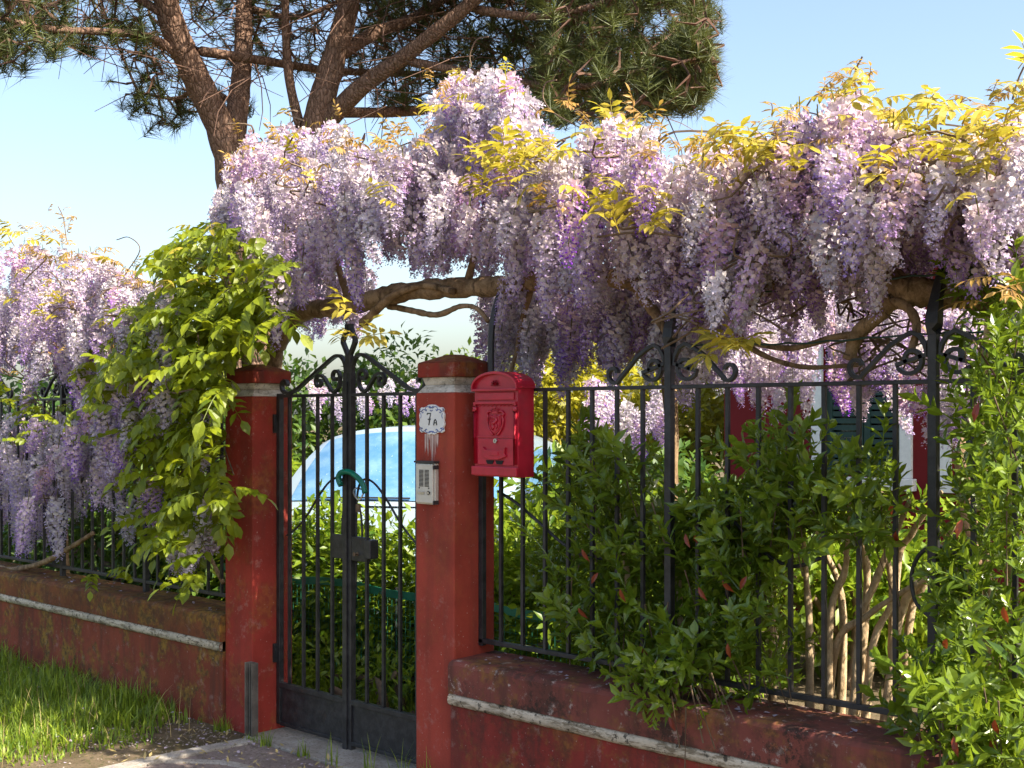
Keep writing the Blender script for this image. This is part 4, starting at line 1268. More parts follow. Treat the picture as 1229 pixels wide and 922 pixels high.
wa = thing('wisteria_vine', 'lilac wisteria arching on a thick bare stem over gate and mailbox', 'wisteria', (-5.52, 3.95, GZ), 'wisteria vines')
ra = random.Random(101)
k = MB()
vine_tube(k, [(-5.52, 3.95, GZ - .05), (-5.53, 3.93, .6), (-5.46, 3.90, 1.3), at(328, 440, YF + .16), at(338, 402, YF + .13), at(362, 376, YF + .1), at(400, 369, YF + .08), at(440, 362, YF + .05), at(478, 352, YF + .06), at(520, 347, YF + .07), at(565, 345, YF + .08), at(605, 343, YF + .08), at(650, 336, YF + .1), at(700, 331, YF + .1), at(745, 335, YF + .1), at(800, 346, YF + .12), at(860, 350, YF + .2)], .052, .036, ra, 10)
k.build('main_stem', M['vine'], wa, smooth=True)
for pts, r0, r1 in (([at(436, 388, YF + .02), at(448, 376, YF - .01), at(462, 362, YF - .01), at(482, 350, YF + .01), at(510, 343, YF + .03), at(545, 350, YF + .02)], .024, .014),
                    ([at(462, 366, YF + .09), at(495, 373, YF + .08), at(525, 378, YF + .06), at(552, 368, YF + .05), at(572, 370, YF + .04), at(586, 386, YF + .03)], .016, .009),
                    ([at(640, 338, YF + .12), at(628, 380, YF + .15), at(620, 420, YF + .2), at(612, 450, YF + .2)], .014, .008),
                    ([at(760, 340, YF + .1), at(780, 368, YF + .08), at(796, 390, YF + .06), at(803, 410, YF + .05)], .026, .016),
                    ([at(700, 332, YF + .1), at(690, 300, YF + .2), at(720, 250, YF + .3), at(740, 190, YF + .35)], .018, .006),
                    ([at(420, 366, YF + .08), at(400, 300, YF + .1), at(380, 230, YF + .15), at(350, 170, YF + .1)], .02, .006),
                    ([at(560, 345, YF + .08), at(575, 280, YF + .1), at(590, 190, YF + .1), at(585, 100, YF + .1)], .018, .005)):
    k = MB(); vine_tube(k, pts, r0, r1, ra, 7); k.build('branch', M['vine'], wa, smooth=True)
k = MB()
for i in range(46):
    x, y = sample_mask(ra, 300, 830, TOP, BOT); p = at(x, y, canopy_y(ra)); P = [p]
    for j in range(4): P.append(P[-1] + Vector((ra.uniform(-.16, .16), ra.uniform(-.12, .12), ra.uniform(-.07, .05))))
    k.tube(smooth_path(P, 3), .0045, 4)
# tendrils reaching out over the top
for pix in ([(566, 80), (564, 66), (572, 48), (586, 44)], [(690, 150), (664, 135), (652, 118), (655, 100), (668, 96)], [(652, 140), (630, 120), (618, 108)], [(720, 165), (700, 138), (680, 128)]):
    k.tube(smooth_path([at(x, y, YF + .05) for x, y in pix], 5), .0028, 4)
o = k.build('twig', M['twig'], wa); o['kind'] = 'stuff'

hole = [[(438, 250), (470, 275), (476, 330), (440, 330)], [(640, 110), (668, 140), (662, 175), (648, 160)]]
# clusters: the fullest ones first, kept near the front, then the depth of the canopy
for i in range(266):
    x, y = sample_mask(ra, 264, 842, TOP, BOT, hole)
    Y = canopy_y(ra)
    if y < 150 and 520 < x < 660: Y = YF + ra.uniform(-.15, .25)
    hang(wa, at(x, y + 6, Y), ra.choice(FRESH if ra.random() < .72 else OLD), ra, .95)
sp = []
for i in range(210):
    x, y = sample_mask(ra, 264, 842, TOP, BOT, hole)
    sp.append((at(x, y + 8, YF + ra.uniform(-.25, .55)), ra.choice(FRESH + OLD)))
flower_mass(wa, sp, ra)
# the tower of clusters above
for i in range(34):
    x = ra.uniform(533, 640); y = lerp_table(TOP, x) + ra.uniform(0, 70) ; hang(wa, at(x, y + 6, YF + ra.uniform(-.15, .2)), ra.choice(FRESH), ra, .9)
wa2 = thing('wisteria_vine', 'shaded wisteria hanging behind the mailbox over the garden side of the railing', 'wisteria', (-3.34, 4.5, GZ), 'wisteria vines')
k = MB(); vine_tube(k, [(-3.34, 4.5, GZ - .05), (-3.33, 4.48, .8), (-3.3, 4.45, 1.6), (-3.4, 4.35, 2.1), (-3.6, 4.25, 2.25), (-4.1, 4.3, 2.3)], .04, .02, ra); k.build('main_stem', M['vine'], wa2, smooth=True)
for i in range(120):                                             # darker clusters on the garden side
    x = ra.uniform(585, 800); y = ra.uniform(330, 392) + (10 if x < 700 else 0)
    hang(wa2, at(x, y, YF + ra.uniform(.2, .8)), ra.choice(OLD + FRESH), ra, .95)
for i in range(46):
    x = ra.uniform(785, 885); y = ra.uniform(340, 412)
    hang(wa2, at(x, y, YF + ra.uniform(.2, .9)), ra.choice(OLD + FRESH), ra, .95)
for i in range(34):
    x = ra.uniform(345, 445); y = ra.uniform(320, 365)
    hang(wa2, at(x, y, YF + ra.uniform(.3, 1.0)), ra.choice(OLD), ra, .9)
for i in range(14):
    x = ra.uniform(370, 540); y = ra.uniform(452, 480)
    hang(wa2, atd(x, y, ra.uniform(9, 11)), ra.choice(FRESH), ra, .9)

def leaf_tuft(parent, rr_, x, y, rx, ry, n, Y0, Y1, pool, s0=.8, s1=1.2, upw=.5):
    for i in range(n):
        a = rr_.uniform(0, 6.283); q = math.sqrt(rr_.random())
        p = at(x + math.cos(a) * rx * q, y + math.sin(a) * ry * q, rr_.uniform(Y0, Y1))
        out = Vector((rr_.gauss(0, 1), rr_.gauss(-.5, .8), rr_.uniform(-.35, upw + .2)))
        place_leaf(parent, rr_.choice(pool), p, out, rr_, rr_.uniform(s0, s1) * (.92 if pool is GOLD_L else .72))
YL0, YL1 = YF - .55, YF - .25
for (x, y, rx, ry, n, pool) in ((610, 208, 55, 30, 22, GOLD_L), (640, 190, 50, 16, 14, GOLD_L), (700, 238, 40, 26, 10, GOLD_L), (650, 240, 40, 20, 6, BRONZE_L), (740, 150, 45, 18, 12, BRONZE_L),
                               (772, 268, 42, 22, 14, GOLD_L), (790, 190, 40, 16, 10, BRONZE_L), (345, 190, 70, 30, 14, BRONZE_L), (480, 175, 36, 16, 12, BRONZE_L), (420, 170, 40, 20, 8, BRONZE_L), (560, 96, 50, 12, 8, BRONZE_L), (690, 128, 12, 10, 3, BRONZE_L), (425, 390, 20, 26, 7, GOLD_L)):
    leaf_tuft(wa, ra, x, y, rx, ry, n, YL0 if y > 150 else YF - .2, YL1 if y > 150 else YF + .2, pool)

# ---- the wisteria on the right
wb = thing('wisteria_vine', 'pale lilac wisteria over the tall railing post on the right', 'wisteria', (-1.25, 4.05, GZ), 'wisteria vines')
rb = random.Random(202)
k = MB()
vine_tube(k, [(-.9, 4.1, GZ - .05), (-.95, 4.0, .8), (-1.05, 3.95, 1.5), at(1240, 352, YF + .12), at(1180, 352, YF + .12), at(1125, 352, YF + .1), at(1085, 348, YF + .08), at(1050, 335, YF + .1), at(1000, 325, YF + .15), at(940, 340, YF + .2), at(880, 345, YF + .2)], .06, .04, rb, 10)
k.build('main_stem', M['vine'], wb, smooth=True)
for pts, r0, r1 in (([at(1078, 352, YF + .07), at(1055, 378, YF + .06), at(1028, 402, YF + .06), at(1020, 430, YF + .08)], .03, .022),
                    ([at(1068, 358, YF + .05), at(1092, 372, YF + .04), at(1100, 395, YF + .03), at(1092, 425, YF + .03)], .018, .012),
                    ([at(1040, 400, YF + .1), at(1000, 405, YF + .1), at(950, 418, YF + .12), at(900, 412, YF + .15), at(850, 405, YF + .2)], .012, .009),
                    ([at(870, 345, YF + .15), at(880, 390, YF + .15), at(905, 420, YF + .18), at(960, 440, YF + .2), at(1030, 438, YF + .2)], .014, .007),
                    ([at(1095, 350, YF + .1), at(1060, 300, YF + .1), at(1045, 200, YF + .1), at(1034, 110, YF + .08)], .02, .005),
                    ([at(1020, 430, YF + .1), at(1050, 380, YF + .15), at(1100, 330, YF + .15)], .012, .008),
                    ([at(840, 385, YF + .15), at(820, 372, YF + .1), at(800, 350, YF + .1)], .02, .014)):
    k = MB(); vine_tube(k, pts, r0, r1, rb, 7); k.build('branch', M['vine'], wb, smooth=True)
k = MB()
for i in range(60):
    x, y = sample_mask(rb, 800, 1240, TOP, BOT); p = at(x, y + (60 if i > 35 else 0), canopy_y(rb)); P = [p]
    for j in range(4): P.append(P[-1] + Vector((rb.uniform(-.16, .16), rb.uniform(-.12, .12), rb.uniform(-.08, .05))))
    k.tube(smooth_path(P, 3), .004, 4)
for i in range(26):                                             # tangle behind the scroll
    p = at(rb.uniform(1010, 1110), rb.uniform(370, 440), YF + rb.uniform(.05, .25)); P = [p]
    for j in range(3): P.append(P[-1] + Vector((rb.uniform(-.09, .09), rb.uniform(-.05, .05), rb.uniform(-.06, .06))))
    k.tube(smooth_path(P, 3), .004, 4)
for pix in ([(1040, 200), (1030, 130), (1026, 90), (1035, 68)], [(1025, 125), (1000, 140), (970, 135)], [(1110, 165), (1085, 140), (1095, 120)], [(1215, 120), (1222, 96), (1229, 80)], [(960, 140), (975, 118), (985, 112)]):
    k.tube(smooth_path([at(x, y, YF + .05) for x, y in pix], 5), .003, 4)
o = k.build('twig', M['twig'], wb); o['kind'] = 'stuff'
for i in range(280):
    x, y = sample_mask(rb, 842, 1255, TOP, BOT, [[(1040, 130), (1060, 140), (1062, 200), (1050, 200)]])
    YY = canopy_y(rb)
    if 1075 < x < 1150 and y > 205: YY = YF + rb.uniform(.12, .7)
    hang(wb, at(x, y + 6, YY), rb.choice(OLD if rb.random() < .62 else FRESH), rb, .92)
sp = []
for i in range(230):
    x, y = sample_mask(rb, 842, 1250, TOP, BOT)
    sp.append((at(x, y + 8, YF + (rb.uniform(.1, .6) if 1075 < x < 1150 and y > 205 else rb.uniform(-.25, .55))), rb.choice(FRESH + OLD)))
flower_mass(wb, sp, rb)
wb2 = thing('wisteria_vine', 'wisteria hanging in front of the red house, its tips deep violet', 'wisteria', (-2.6, 6.2, GZ), 'wisteria vines')
k = MB(); vine_tube(k, [(-2.6, 6.2, GZ - .05), (-2.65, 6.1, .8), (-2.7, 5.9, 1.6), (-2.9, 5.6, 2.2), (-3.3, 5.3, 2.35), (-3.8, 5.2, 2.4)], .045, .02, rb); k.build('main_stem', M['vine'], wb2, smooth=True)
for i in range(130):
    x = rb.uniform(870, 1110); y = rb.uniform(330, 455)
    if 985 < x < 1000 or (x > 1080 and y > 430): continue
    if 870 < x < 985 and y > 410 and rb.random() < .6: continue
    hang(wb2, at(x, y, YF + rb.uniform(.9, 2.4)), rb.choice([0, 1, 3, 6, 5]), rb, .95)
for i in range(40):
    x = rb.uniform(1125, 1229); y = rb.uniform(370, 460)
    hang(wb2, at(x, y, YF + rb.uniform(.7, 1.8)), rb.choice([0, 1, 3]), rb, .95)
for i in range(16):
    x = rb.uniform(690, 800); y = rb.uniform(455, 500)
    hang(wb2, at(x, y, YF + rb.uniform(1.2, 2.4)), rb.choice([0, 1, 3]), rb, .95)
for (x, y, rx, ry, n, pool) in ((905, 185, 50, 24, 20, GOLD_L), (860, 178, 40, 20, 14, BRONZE_L), (1130, 150, 50, 30, 26, GOLD_L), (1165, 190, 40, 24, 12, GOLD_L), (1036, 95, 20, 20, 7, BRONZE_L), (1045, 125, 16, 14, 4, GOLD_L),
                               (1215, 160, 22, 26, 8, GOLD_L), (1225, 95, 12, 14, 5, GOLD_L), (1185, 125, 22, 12, 6, BRONZE_L), (985, 115, 14, 8, 3, BRONZE_L), (870, 425, 30, 20, 12, GOLD_L), (1205, 350, 26, 26, 8, BRONZE_L), (1050, 215, 30, 20, 7, GOLD_L)):
    leaf_tuft(wb, rb, x, y, rx, ry, n, YF - .5 if y > 150 else YF - .2, YF - .2 if y > 150 else YF + .2, pool)
    
# ---- wisteria draped over the left railing
wc = thing('wisteria_vine', 'violet wisteria draped over the left railing down to the mossy wall', 'wisteria', (-7.6, 3.95, GZ), 'wisteria vines')
rc = random.Random(303)
TOPL = [(-40, 300), (0, 292), (40, 284), (80, 290), (120, 305), (160, 325), (200, 335), (240, 380)]
BOTL = [(-40, 620), (0, 615), (40, 612), (80, 590), (110, 560), (150, 540), (190, 480), (240, 440)]
k = MB()
vine_tube(k, [(-7.75, 3.9, GZ - .05), (-7.7, 3.85, .5), at(75, 560, YF + .15), at(110, 450, YF + .1), at(90, 370, YF + .1), at(20, 340, YF + .1)], .035, .02, rc)
k.build('main_stem', M['vine'], wc, smooth=True)
for pts, r0, r1 in (([at(-10, 676, YF - .03), at(12, 684, YF - .05), at(50, 676, YF - .06), at(80, 660, YF - .06), at(112, 640, YF - .05)], .02, .014),
                    ([at(110, 450, YF), at(160, 420, YF - .05), at(220, 400, YF - .05), at(290, 390, YF + .05), at(360, 377, YF + .1)], .02, .03),
                    ([at(150, 560, YF + .1), at(190, 600, YF + .05), at(240, 650, YF), at(268, 700, YF)], .014, .01)):
    k = MB(); vine_tube(k, pts, r0, r1, rc, 7); k.build('branch', M['vine'], wc, smooth=True)
k = MB()
for i in range(40):
    x, y = sample_mask(rc, 0, 240, TOPL, BOTL); P = [at(x, y, YF + rc.uniform(-.4, .3))]
    for j in range(4): P.append(P[-1] + Vector((rc.uniform(-.2, .2), rc.uniform(-.12, .12), rc.uniform(-.15, .05))))
    k.tube(smooth_path(P, 3), .004, 4)
for pix in ([(150, 330), (168, 300), (155, 285), (140, 288)], [(20, 300), (8, 280), (2, 272)], [(80, 290), (76, 262), (70, 248)]):
    k.tube(smooth_path([at(x, y, YF) for x, y in pix], 5), .003, 4)
o = k.build('twig', M['twig'], wc); o['kind'] = 'stuff'
def dl(x, y):
    if 420 < y < 490 and x < 115: return .08          # the shaded gap of leaves half-way down
    if y > 520: return 1
    return 1
for i in range(275):
    x, y = sample_mask(rc, -40, 205, TOPL, BOTL, (), dl)
    hang(wc, at(x, y + 4, YF + rc.uniform(-.45, .35)), rc.choice(FRESH if rc.random() < .85 else OLD), rc, .95)
sp = []
for i in range(190):
    x, y = sample_mask(rc, -40, 205, TOPL, BOTL, (), dl)
    sp.append((at(x, y + 6, YF + rc.uniform(-.2, .35)), rc.choice(FRESH)))
flower_mass(wc, sp, rc)
for (x, y) in ((100, 440), (104, 446), (97, 452), (103, 480), (180, 570), (172, 590), (225, 640), (235, 648), (212, 655), (243, 610), (250, 600), (255, 640), (220, 470), (245, 500), (150, 600), (30, 600)):
    hang(wc, at(x, y, YF - rc.uniform(.15, .35)), rc.choice(FRESH), rc, .95)
for (x, y, rx, ry, n, pool) in ((40, 290, 50, 16, 22, BRONZE_L), (100, 310, 46, 16, 20, BRONZE_L), (165, 335, 26, 14, 12, BRONZE_L), (75, 262, 24, 12, 8, BRONZE_L), (55, 365, 34, 20, 16, GOLD_L), (15, 285, 22, 12, 8, GOLD_L), (40, 430, 40, 20, 16, BRONZE_L), (30, 500, 50, 34, 30, GREEN_L), (95, 510, 40, 30, 20, GREEN_L), (140, 690, 34, 12, 6, GREEN_L)):
    leaf_tuft(wc, rc, x, y, rx, ry, n, YF - .5, YF - .1, pool, .7, 1.05)

# young leaves scattered through and above all the blossom
for (par, rr_, x0_, x1_, tab, n) in ((wa, ra, 280, 840, TOP, 80), (wb, rb, 842, 1240, TOP, 80), (wc, rc, -10, 200, TOPL, 50)):
    for i in range(n):
        x = rr_.uniform(x0_, x1_); y = lerp_table(tab, x) + 95 * rr_.random() ** 1.6 - 4
        out = Vector((rr_.gauss(0, 1), rr_.gauss(-.6, .7), rr_.uniform(-.4, .7)))
        place_leaf(par, rr_.choice(GOLD_L + BRONZE_L), at(x, y, YF - rr_.uniform(.05, .52)), out, rr_, rr_.uniform(.5, .85))

# ---- the leafy green vine beside the gate
wd = thing('leafy_vine', 'bright green leafy vine spilling over the pillar beside the gate', 'vine', (-5.6, 3.9, GZ))
rd = random.Random(404)
MASK = [(100, 440), (135, 400), (185, 350), (205, 290), (240, 262), (290, 262), (330, 290), (350, 345), (338, 385), (305, 415), (285, 460), (278, 520), (292, 590), (262, 640), (250, 700), (215, 660), (170, 640), (165, 600), (182, 560), (150, 500), (125, 470)]
k = MB()
vine_tube(k, [(-5.6, 3.9, GZ - .05), (-5.62, 3.85, .6), (-5.55, 3.8, 1.3), at(290, 400, YF + .1), at(270, 330, YF + .1), at(240, 280, YF + .1)], .03, .008, rd); k.build('main_stem', M['vine'], wd, smooth=True)
k = MB()
for i in range(40):
    while True:
        x, y = rd.uniform(100, 350), rd.uniform(262, 690)
        if in_poly(x, y, MASK): break
    p = at(x, y, YF - rd.uniform(-.2, .35)); q = at(280, min(600, max(330, y - 40)), YF + .1)
    k.tube(smooth_path([q, (p + q) / 2 + Vector((0, -.05, .05)), p], 4), .004, 4)
o = k.build('twig', M['twig'], wd); o['kind'] = 'stuff'
n = 0
while n < 300:
    x, y = rd.uniform(95, 355), rd.uniform(255, 705)
    if not in_poly(x, y, MASK): continue
    if y > 520 and rd.random() < .35: continue
    Y = YF - rd.triangular(-.25, .62, .4)
    out = Vector((rd.gauss(-.1, .8), rd.gauss(-.8, .6), rd.uniform(-.75, .35)))
    yellow = y < 340 and rd.random() < .45
    place_leaf(wd, rd.choice(GOLD_L if yellow and rd.random() < .5 else GREEN_L), at(x, y, Y), out, rd, rd.uniform(.8, 1.2) * (1.0 if y > 340 else .85)); n += 1

def leaf_mass(parent, meshes, spots, rr_, mat):
    Vs, Fs, Cs, off = [], [], [], 0
    for p, s in spots:
        me = rr_.choice(meshes); nv = len(me.vertices); V = np.empty(nv * 3, dtype=np.float32); me.vertices.foreach_get('co', V)
        C = np.empty(nv * 4, dtype=np.float32); me.color_attributes['Col'].data.foreach_get('color', C)
        me.calc_loop_triangles(); T = np.empty(len(me.loop_triangles) * 3, dtype=np.int32); me.loop_triangles.foreach_get('vertices', T)
        dd = Vector((rr_.gauss(0, .8), rr_.gauss(-.5, .6), rr_.uniform(-.8, .3))).normalized(); q = dd.to_track_quat('Y', 'Z').to_matrix()
        Vs.append((V.reshape(-1, 3) * s) @ np.array(q).T + np.array(tuple(p))); Fs.append(T.reshape(-1, 3) + off); Cs.append(C.reshape(-1, 4)); off += nv
    o = link('inner_foliage', np_mesh('inner_foliage', np.concatenate(Vs), np.concatenate(Fs), mat, np.concatenate(Cs)), parent); o['kind'] = 'stuff'
sp = []
while len(sp) < 420:
    x, y = rd.uniform(110, 345), rd.uniform(270, 690)
    if in_poly(x, y, MASK) and not (y > 540 and rd.random() < .5): sp.append((at(x, y, YF + rd.uniform(-.4, .3)), rd.uniform(.85, 1.15)))
leaf_mass(wd, GREEN_L, sp, rd, M['wleaf'])

# ---- wires along the horns
for z, x0_, x1_, lab in ((1.755, -2.66, .2, 'thin green wire twisted along the railing at scroll height'), (1.935, -2.66, .2, 'thin green wire strung high between the horned posts')):
    k = MB(); P = []
    for i in range(60):
        s = i / 59; P.append((x0_ + (x1_ - x0_) * s, YF + .025 + .002 * math.sin(i * 2.1), z - .012 * math.sin(s * math.pi * 3) ** 2 + .003 * math.cos(i * 2.1)))
    k.tube(P, .0035, 5)
    tag(k.build('tie_wire', M['wire'], smooth=True), lab, 'wire', 'green tie wires')
# ------------------------------------------------------------------ glossy shrubs growing through the railing
def sprig_mesh(name, mat, seed, n, L, ll, lw):
    rr_ = random.Random(seed); k = MB()
    bend = Vector((rr_.uniform(-.03, .03), rr_.uniform(-.03, .03), 0))
    pts = [bend * (i / 4) ** 2 + Vector((0, 0, L * i / 4)) for i in range(5)]
    k.tube(pts, [.0028, .0026, .0022, .0018, .001], 4, col=(.35,) * 3)
    for i in range(n):
        t = .12 + .88 * (i / (n - 1)) ** .75; a = i * 2.4 + rr_.gauss(0, .3)
        p = pts[0].lerp(pts[-1], t)
        el = .25 + .75 * t + rr_.gauss(0, .15)
        d = Vector((math.cos(a) * math.cos(el), math.sin(a) * math.cos(el), math.sin(el)))
        tv, tf = blade_leaf(ll * rr_.uniform(.8, 1.15) * (1 - .35 * (t > .93)), lw * rr_.uniform(.85, 1.15), .35, rr_.uniform(.05, .35))
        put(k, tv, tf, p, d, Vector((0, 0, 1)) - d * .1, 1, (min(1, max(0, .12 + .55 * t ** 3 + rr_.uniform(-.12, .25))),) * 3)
    return k.mesh(name, M[mat])
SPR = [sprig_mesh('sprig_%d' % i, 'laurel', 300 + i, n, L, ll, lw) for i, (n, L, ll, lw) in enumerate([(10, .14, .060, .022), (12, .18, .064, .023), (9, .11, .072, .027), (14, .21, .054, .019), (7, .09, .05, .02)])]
def red_leaf(seed):
    k = MB(); tv, tf = blade_leaf(.055, .02, .3, .3); put(k, tv, tf, Vector((0, 0, 0)), Vector((0, 0, -1)), Vector((0, -1, 0)), 1, (random.Random(seed).random(),) * 3)
    return k.mesh('red_leaf_shape', M['redleaf'])
RL = [red_leaf(1), red_leaf(2)]

def shrub(label, base, poly, n, Y0, Y1, seed, stems, bias=.0, inner=1200, s=(.8, 1.25), up=.9, red=8, skip=None):
    rr_ = random.Random(seed); rng = np.random.default_rng(seed)
    t = thing('glossy_shrub', label, 'shrub', tuple(base), 'glossy evergreen shrubs at the railing')
    xs = [p[0] for p in poly]; ys = [p[1] for p in poly]
    def pick():
        while True:
            x, y = rr_.uniform(min(xs), max(xs)), rr_.uniform(min(ys), max(ys))
            if in_poly(x, y, poly) and not (skip and skip(x, y, rr_)): return x, y
    for i in range(n):
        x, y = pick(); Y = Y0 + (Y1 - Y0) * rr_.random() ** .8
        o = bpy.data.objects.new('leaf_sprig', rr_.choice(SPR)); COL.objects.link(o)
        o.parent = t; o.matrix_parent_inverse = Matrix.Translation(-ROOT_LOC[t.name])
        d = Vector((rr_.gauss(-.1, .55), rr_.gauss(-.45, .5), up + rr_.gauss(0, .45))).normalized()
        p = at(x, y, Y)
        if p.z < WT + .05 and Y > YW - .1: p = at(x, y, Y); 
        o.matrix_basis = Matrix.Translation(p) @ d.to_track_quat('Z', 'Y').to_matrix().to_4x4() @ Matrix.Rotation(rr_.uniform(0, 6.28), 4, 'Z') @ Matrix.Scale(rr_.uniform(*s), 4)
    for i in range(red):
        x, y = pick(); o = bpy.data.objects.new('red_leaf', rr_.choice(RL)); COL.objects.link(o)
        o.parent = t; o.matrix_parent_inverse = Matrix.Translation(-ROOT_LOC[t.name])
        o.matrix_basis = Matrix.Translation(at(x, y, Y0 - .02)) @ Matrix.Rotation(rr_.uniform(-.7, .7), 4, 'Y') @ Matrix.Rotation(rr_.uniform(-.5, .5), 4, 'X')
    # inner leaves too many and too hidden to tell apart
    if inner:
        pos = np.array([tuple(at(*pick(), Y1 + rr_.uniform(-.1, .35))) for i in range(inner)])
        tv, tf = blade_leaf(.068, .021, .3, .25, 2)
        V, Fc, Cc = scatter(tv, tf, rand_mats(pos, rng, .8, 1.25), rng.uniform(0, .5, inner))
        o = link('inner_foliage', np_mesh('inner_foliage', V, Fc, M['laurel'], Cc), t); o['kind'] = 'stuff'
    k = MB()
    for q in stems:
        k = MB(); P = smooth_path([Vector(p) for p in q], 6); m = len(P)
        k.tube(P, [(.0185 - .0115 * i / m) * rr_.uniform(.85, 1.15) for i in range(m)], 7); k.build('stem', M['stem'], t, smooth=True)
    # thin twigs
    k = MB()
    for i in range(40):
        x, y = pick(); p = at(x, y, rr_.uniform(Y0, Y1)); k.tube([p, p + Vector((rr_.uniform(-.05, .05), rr_.uniform(0, .1), -rr_.uniform(.1, .25)))], .003, 4)
    o = k.build('twig', M['twig'], t); o['kind'] = 'stuff'
    return t
G = lambda x, Y: at(x, 500, Y) + Vector((0, 0, GZ - CAM_H))
P1 = [(672, 560), (690, 520), (720, 525), (760, 565), (800, 590), (850, 640), (900, 640), (905, 700), (880, 820), (800, 845), (760, 825), (700, 800), (660, 740), (640, 690), (690, 640)]
shrub('glossy shrub pushing through the railing beside the mailbox', G(800, YF + .3), P1, 300, YF - .10, YF + .28, 1,
      [[G(760, YF + .3), at(755, 720, YF + .2), at(740, 600, YF + .1)], [G(820, YF + .35), at(815, 700, YF + .2), at(800, 600, YF + .1)], [G(790, YF + .4), at(860, 700, YF + .3), at(880, 620, YF + .2)]], inner=2600, red=9, s=(.7, 1.3))
P1b = [(640, 640), (700, 620), (760, 600), (900, 640), (905, 800), (800, 830), (690, 760)]
P2 = [(815, 690), (850, 640), (880, 590), (915, 555), (945, 520), (962, 560), (985, 590), (1035, 590), (1055, 540), (1072, 600), (1080, 640), (1040, 660), (1000, 650), (960, 640), (940, 700), (945, 790), (960, 825), (860, 822), (880, 700)]
shrub('glossy shrub with bare pale stems in the middle of the right railing', G(1010, YF + .3), P2, 260, YF - .12, YF + .22, 2,
      [[G(1000, YF + .28), at(995, 760, YF + .25), at(1015, 680, YF + .22), at(1020, 600, YF + .15)],
       [G(1015, YF + .3), at(1030, 770, YF + .3), at(1050, 700, YF + .28), at(1075, 640, YF + .25), at(1092, 600, YF + .2)],
       [G(1030, YF + .34), at(1045, 790, YF + .34), at(1070, 720, YF + .35), at(1060, 640, YF + .3)],
       [G(970, YF + .3), at(972, 780, YF + .3), at(968, 700, YF + .3), at(960, 610, YF + .2)],
       [G(1045, YF + .4), at(1080, 740, YF + .4), at(1130, 690, YF + .4), at(1165, 660, YF + .4)],
       [G(1010, YF + .4), at(1040, 720, YF + .45), at(1035, 640, YF + .4), at(1060, 590, YF + .4)],
       [G(1060, YF + .45), at(1075, 700, YF + .5), at(1095, 640, YF + .5), at(1130, 590, YF + .45)],
       [G(1000, YF + .5), at(1012, 740, YF + .5), at(985, 650, YF + .45), at(975, 590, YF + .4)],
       [G(1075, YF + .5), at(1090, 760, YF + .5), at(1110, 700, YF + .5), at(1150, 620, YF + .45)],
       [G(985, YF + .32), at(1000, 790, YF + .3), at(1040, 740, YF + .28), at(1100, 700, YF + .2)],
       [G(930, YF + .35), at(925, 740, YF + .3), at(915, 660, YF + .25)]], inner=900, red=5)
P3 = [(1150, 345), (1185, 335), (1240, 350), (1260, 600), (1260, 940), (1140, 940), (1105, 850), (1120, 790), (1120, 740), (1150, 640), (1130, 600), (1120, 440), (1135, 400), (1160, 420), (1140, 370)]
shrub('tall glossy shrub with fresh light shoots at the right edge', G(1200, YF + .2), P3, 215, YF - .30, YF + .15, 3,
      [[G(1190, YF + .25), at(1185, 700, YF + .15), at(1180, 500, YF + .05), at(1185, 380, YF)], [G(1215, YF + .25), at(1215, 650, YF + .15), at(1210, 450, YF + .05)]], inner=1800, red=5, s=(.75, 1.15), skip=lambda x, y, r: (y < 600 and x < 1165 and r.random() < .6) or (x < 1142 and y < 760))
P4 = [(770, 790), (850, 800), (870, 830), (825, 850), (800, 860), (775, 840)]
P5 = [(1090, 840), (1130, 800), (1180, 820), (1229, 840), (1240, 940), (1150, 940), (1110, 890)]
shrub('low glossy shoots hanging over the wall at the bottom right corner', at(1170, 880, YW - .1) * 1, P5, 70, YW - .22, YW + .1, 5, [[at(1190, 860, YF), at(1175, 850, YW + .1), at(1150, 870, YW - .05)]], inner=0, up=.25, red=2)
shrub('low glossy shoots drooping over the wall below the mailbox shrub', at(820, 830, YW), P4, 40, YW - .08, YW + .14, 6, [[at(830, 790, YF), at(820, 800, YW + .12), at(810, 820, YW + .03)]], inner=0, up=.2, red=1)

# ------------------------------------------------------------------ grass, weeds, fallen petals
def blades(name, pos, hts, rng, mat, lean=.35, label=None, width=.0035):
    N = len(pos)
    tv = []; tf = []
    for i in range(5):
        t = i / 4; w = 1 - t ** 1.6
        y = t * t
        if i < 4: tv += [(-w, y, t), (w, y, t)]
        else: tv.append((0, y, t))
    for i in range(3): tf += [(2 * i, 2 * i + 1, 2 * i + 3), (2 * i, 2 * i + 3, 2 * i + 2)]
    tf.append((6, 7, 8))
    a = rng.uniform(0, 2 * math.pi, N); ln = np.abs(rng.normal(lean, lean * .7, N)) * hts
    c, s = np.cos(a), np.sin(a); z0 = np.zeros(N)
    w = rng.uniform(.6, 1.3, N) * width
    Mx = np.zeros((N, 3, 4))
    Mx[:, 0, 0] = c * w; Mx[:, 1, 0] = s * w
    Mx[:, 0, 1] = -s * ln; Mx[:, 1, 1] = c * ln
    Mx[:, 2, 2] = hts; Mx[:, 2, 1] = -ln * .25
    Mx[:, :, 3] = pos
    V, Fc, Cc = scatter(tv, tf, Mx, rng.uniform(0, 1, N))
    return np_mesh(name, V, Fc, M[mat], Cc)
rng = np.random.default_rng(77)
n = 40000
px = rng.uniform(-10.0, -5.05, n); py = rng.uniform(1.2, YW - .002, n)
edge = -5.36 + .10 * np.sin(py * 5) + .06 * np.sin(py * 13) - .55 * np.clip((2.95 - py), 0, 1.0) * 0
clump = .5 + .5 * np.sin(px * 7.3 + np.sin(py * 5.1) * 2) * np.sin(py * 8.7 + np.cos(px * 4.3))
